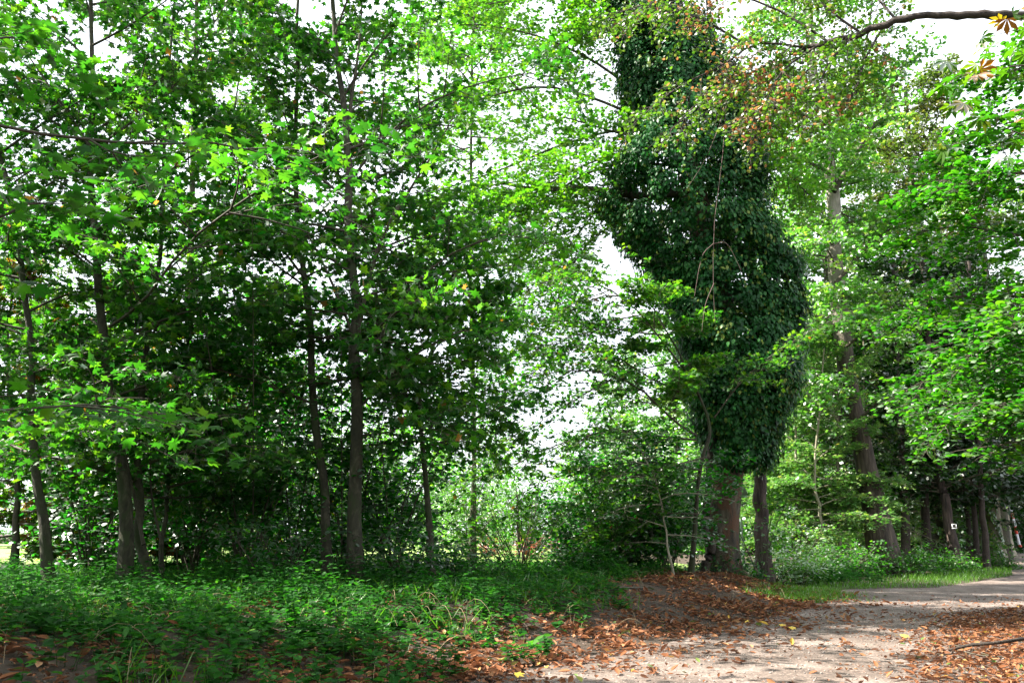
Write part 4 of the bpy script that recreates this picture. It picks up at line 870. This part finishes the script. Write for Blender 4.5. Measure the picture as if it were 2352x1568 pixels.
# far tree line across the lawn
GL = 'trees along the far side of the lawn'
for k in range(24):
    x_ = -78 + k * 4.0 + R.uniform(-1.2, 1.2); y_ = 92 + R.uniform(-8, 14)
    if -4 < x_ < 5: s_ = .34
    elif x_ < -30: s_ = R.uniform(.75, 1.0)
    else: s_ = R.uniform(.5, .75)
    pi = int(R.integers(1, 3))
    copy_tree(proto[pi], (x_, y_, -.1), R.uniform(0, 6.28), s_, {1: 'green tree in the line across the lawn', 2: 'pale green tree in the line across the lawn'}[pi], GL)
# red flowering bushes on the lawn
for px, Y, lab in [(1130, 50, 'reddish bush on the lawn, left one in the sunny gap'), (1225, 46, 'reddish bush on the lawn behind the bare stems'), (1310, 45, 'reddish bush on the lawn, right one in the sunny gap'), (1400, 47, 'reddish bush on the lawn behind the arching maple')]:
    shrub(px, 1290, Y + 4, 1.3, 1.0, 'red_bush', lab, mat='red', leaf='far', n=9, size=(.14, .22), density=14, sub=(8, 4))
shrub(1110, 1285, 60, 4.0, 2.4, 'yellow_bush', 'yellow green bush on the lawn left of the red bushes', mat='plane', leaf='far', n=10, size=(.16, .26), density=12, sub=(9, 5), tint=.3)
shrub(985, 1285, 56, 5.0, 2.6, 'lawn_bush', 'tall green bush on the lawn behind the small forked maple', mat='plane', leaf='far', n=10, size=(.16, .26), density=12, sub=(9, 5))
shrub(1290, 1285, 66, 3.6, 2.4, 'lawn_bush', 'green bush on the lawn far behind the bare stems', mat='lime', leaf='far', n=10, size=(.16, .26), density=12, sub=(9, 5))

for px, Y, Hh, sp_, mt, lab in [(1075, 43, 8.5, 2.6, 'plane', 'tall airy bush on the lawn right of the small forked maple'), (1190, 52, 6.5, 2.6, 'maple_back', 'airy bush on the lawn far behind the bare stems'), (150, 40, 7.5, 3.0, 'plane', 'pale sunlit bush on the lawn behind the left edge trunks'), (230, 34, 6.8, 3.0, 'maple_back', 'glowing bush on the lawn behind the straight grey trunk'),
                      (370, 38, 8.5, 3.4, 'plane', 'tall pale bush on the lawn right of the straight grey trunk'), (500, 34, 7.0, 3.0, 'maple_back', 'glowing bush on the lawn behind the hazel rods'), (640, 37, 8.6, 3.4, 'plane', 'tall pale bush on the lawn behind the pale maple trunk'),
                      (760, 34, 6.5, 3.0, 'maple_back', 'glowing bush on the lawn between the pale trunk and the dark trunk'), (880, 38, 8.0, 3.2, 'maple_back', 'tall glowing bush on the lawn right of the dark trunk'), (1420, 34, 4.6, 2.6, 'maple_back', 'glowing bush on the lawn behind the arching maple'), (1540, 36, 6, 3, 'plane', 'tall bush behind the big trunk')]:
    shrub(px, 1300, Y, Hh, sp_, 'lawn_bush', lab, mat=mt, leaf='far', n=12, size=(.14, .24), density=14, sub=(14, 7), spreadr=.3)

# ================================================================== SMALL THINGS
# raised red and white barrier
bb = G(2347, 1272); top = P(2314, 1137, bb[1]); bb[2] = 0
bar = thing('barrier', bb, 'raised red and white barrier pole beside the far end of the path', 'barrier')
M['bred'] = plain('red_paint', (.62, .06, .03), .5, 0, .25); M['bwhite'] = plain('white_band_paint', (.75, .75, .78), .5, 0, .15)
segs = [0, .16, .34, .47, .60, .70, .80, .9, 1.0]
for k in range(8):
    a_ = bb + (top - bb) * segs[k] + [0, 0, .5 * (k == 0)]; c_ = bb + (top - bb) * segs[k + 1]
    r0 = .085 if k else .085
    mesh_obj('band', *tubes(np.array([[a_, (a_ + c_) / 2, c_]]), np.full((1, 3), r0), 12), M['bred'] if k % 2 == 0 else M['bwhite'], bar, True)
# fallen branch on the right litter
fb = G(2250, 1482); fb[2] = .06
br = thing('fallen_branch', fb, 'thin dead branch lying on the leaf litter at the right edge', 'branch')
g_ = lambda x_, y_, z_: np.array([*G(x_, y_, z_)[:2], z_])
q1 = resample([g_(2180, 1492, .05), g_(2230, 1480, .12), g_(2290, 1475, .16), g_(2352, 1466, .18), g_(2420, 1460, .2)], 12)
q2 = [resample([g_(2180, 1492, .05), g_(2190, 1480, .06), g_(2290, 1510, .04)], 8), resample([g_(2120, 1480, .03), g_(2150, 1500, .04), g_(2195, 1500, .04)], 8), resample([g_(2200, 1492, .06), g_(2260, 1505, .05), g_(2352, 1510, .05)], 8)]
mesh_obj('stem', *tubes(q1[None], np.linspace(.018, .024, 12)[None], 8), M['dark_bark'], br, True)
mesh_obj('twigs', *tubes(np.array(q2), np.full((3, 8), .008), 6), M['twig'], br, True)
# stick on the bank, roots
s0 = G(1370, 1362, .42); s0[2] = float(hgt(s0[0], s0[1])) + .04; s1 = G(1475, 1352, .42); s1[2] = float(hgt(s1[0], s1[1])) + .08
stk = thing('fallen_stick', s0, 'pale fallen stick lying across the bank left of the big tree', 'stick')
mesh_obj('stem', *tubes(resample([s0, (s0 + s1) / 2 + [0, 0, .05], s1], 8)[None], np.linspace(.012, .022, 8)[None], 8), M['twig'], stk, True)
# a few yellow leaves on the path
GY = 'single yellow leaves lying on the path'
for k, (px, py) in enumerate([(1790, 1443), (1812, 1449), (1178, 1560), (1705, 1432), (2070, 1468)]):
    g = G(px, py); g[2] = .05
    V, F, tt = leaves(g[None], np.array([[1., .3, .1]]), np.array([[0, -.3, 1.]]), .13, 'maple_hi', np.array([.5]))
    o = mesh_obj('yellow_leaf', V - g, F, plain('yellow_leaf_skin', (.62, .42, .05), .6), None); o.location = tuple(g)
    tag(o, 'bright yellow fallen leaf on the brown gravel', 'leaf', GY)

open('/tmp/stat.txt','w').write(str((sum(n for _, n in STAT), STAT))) #, sum(n for _, n in STAT), sorted(STAT, key=lambda a: -a[1])[:12])
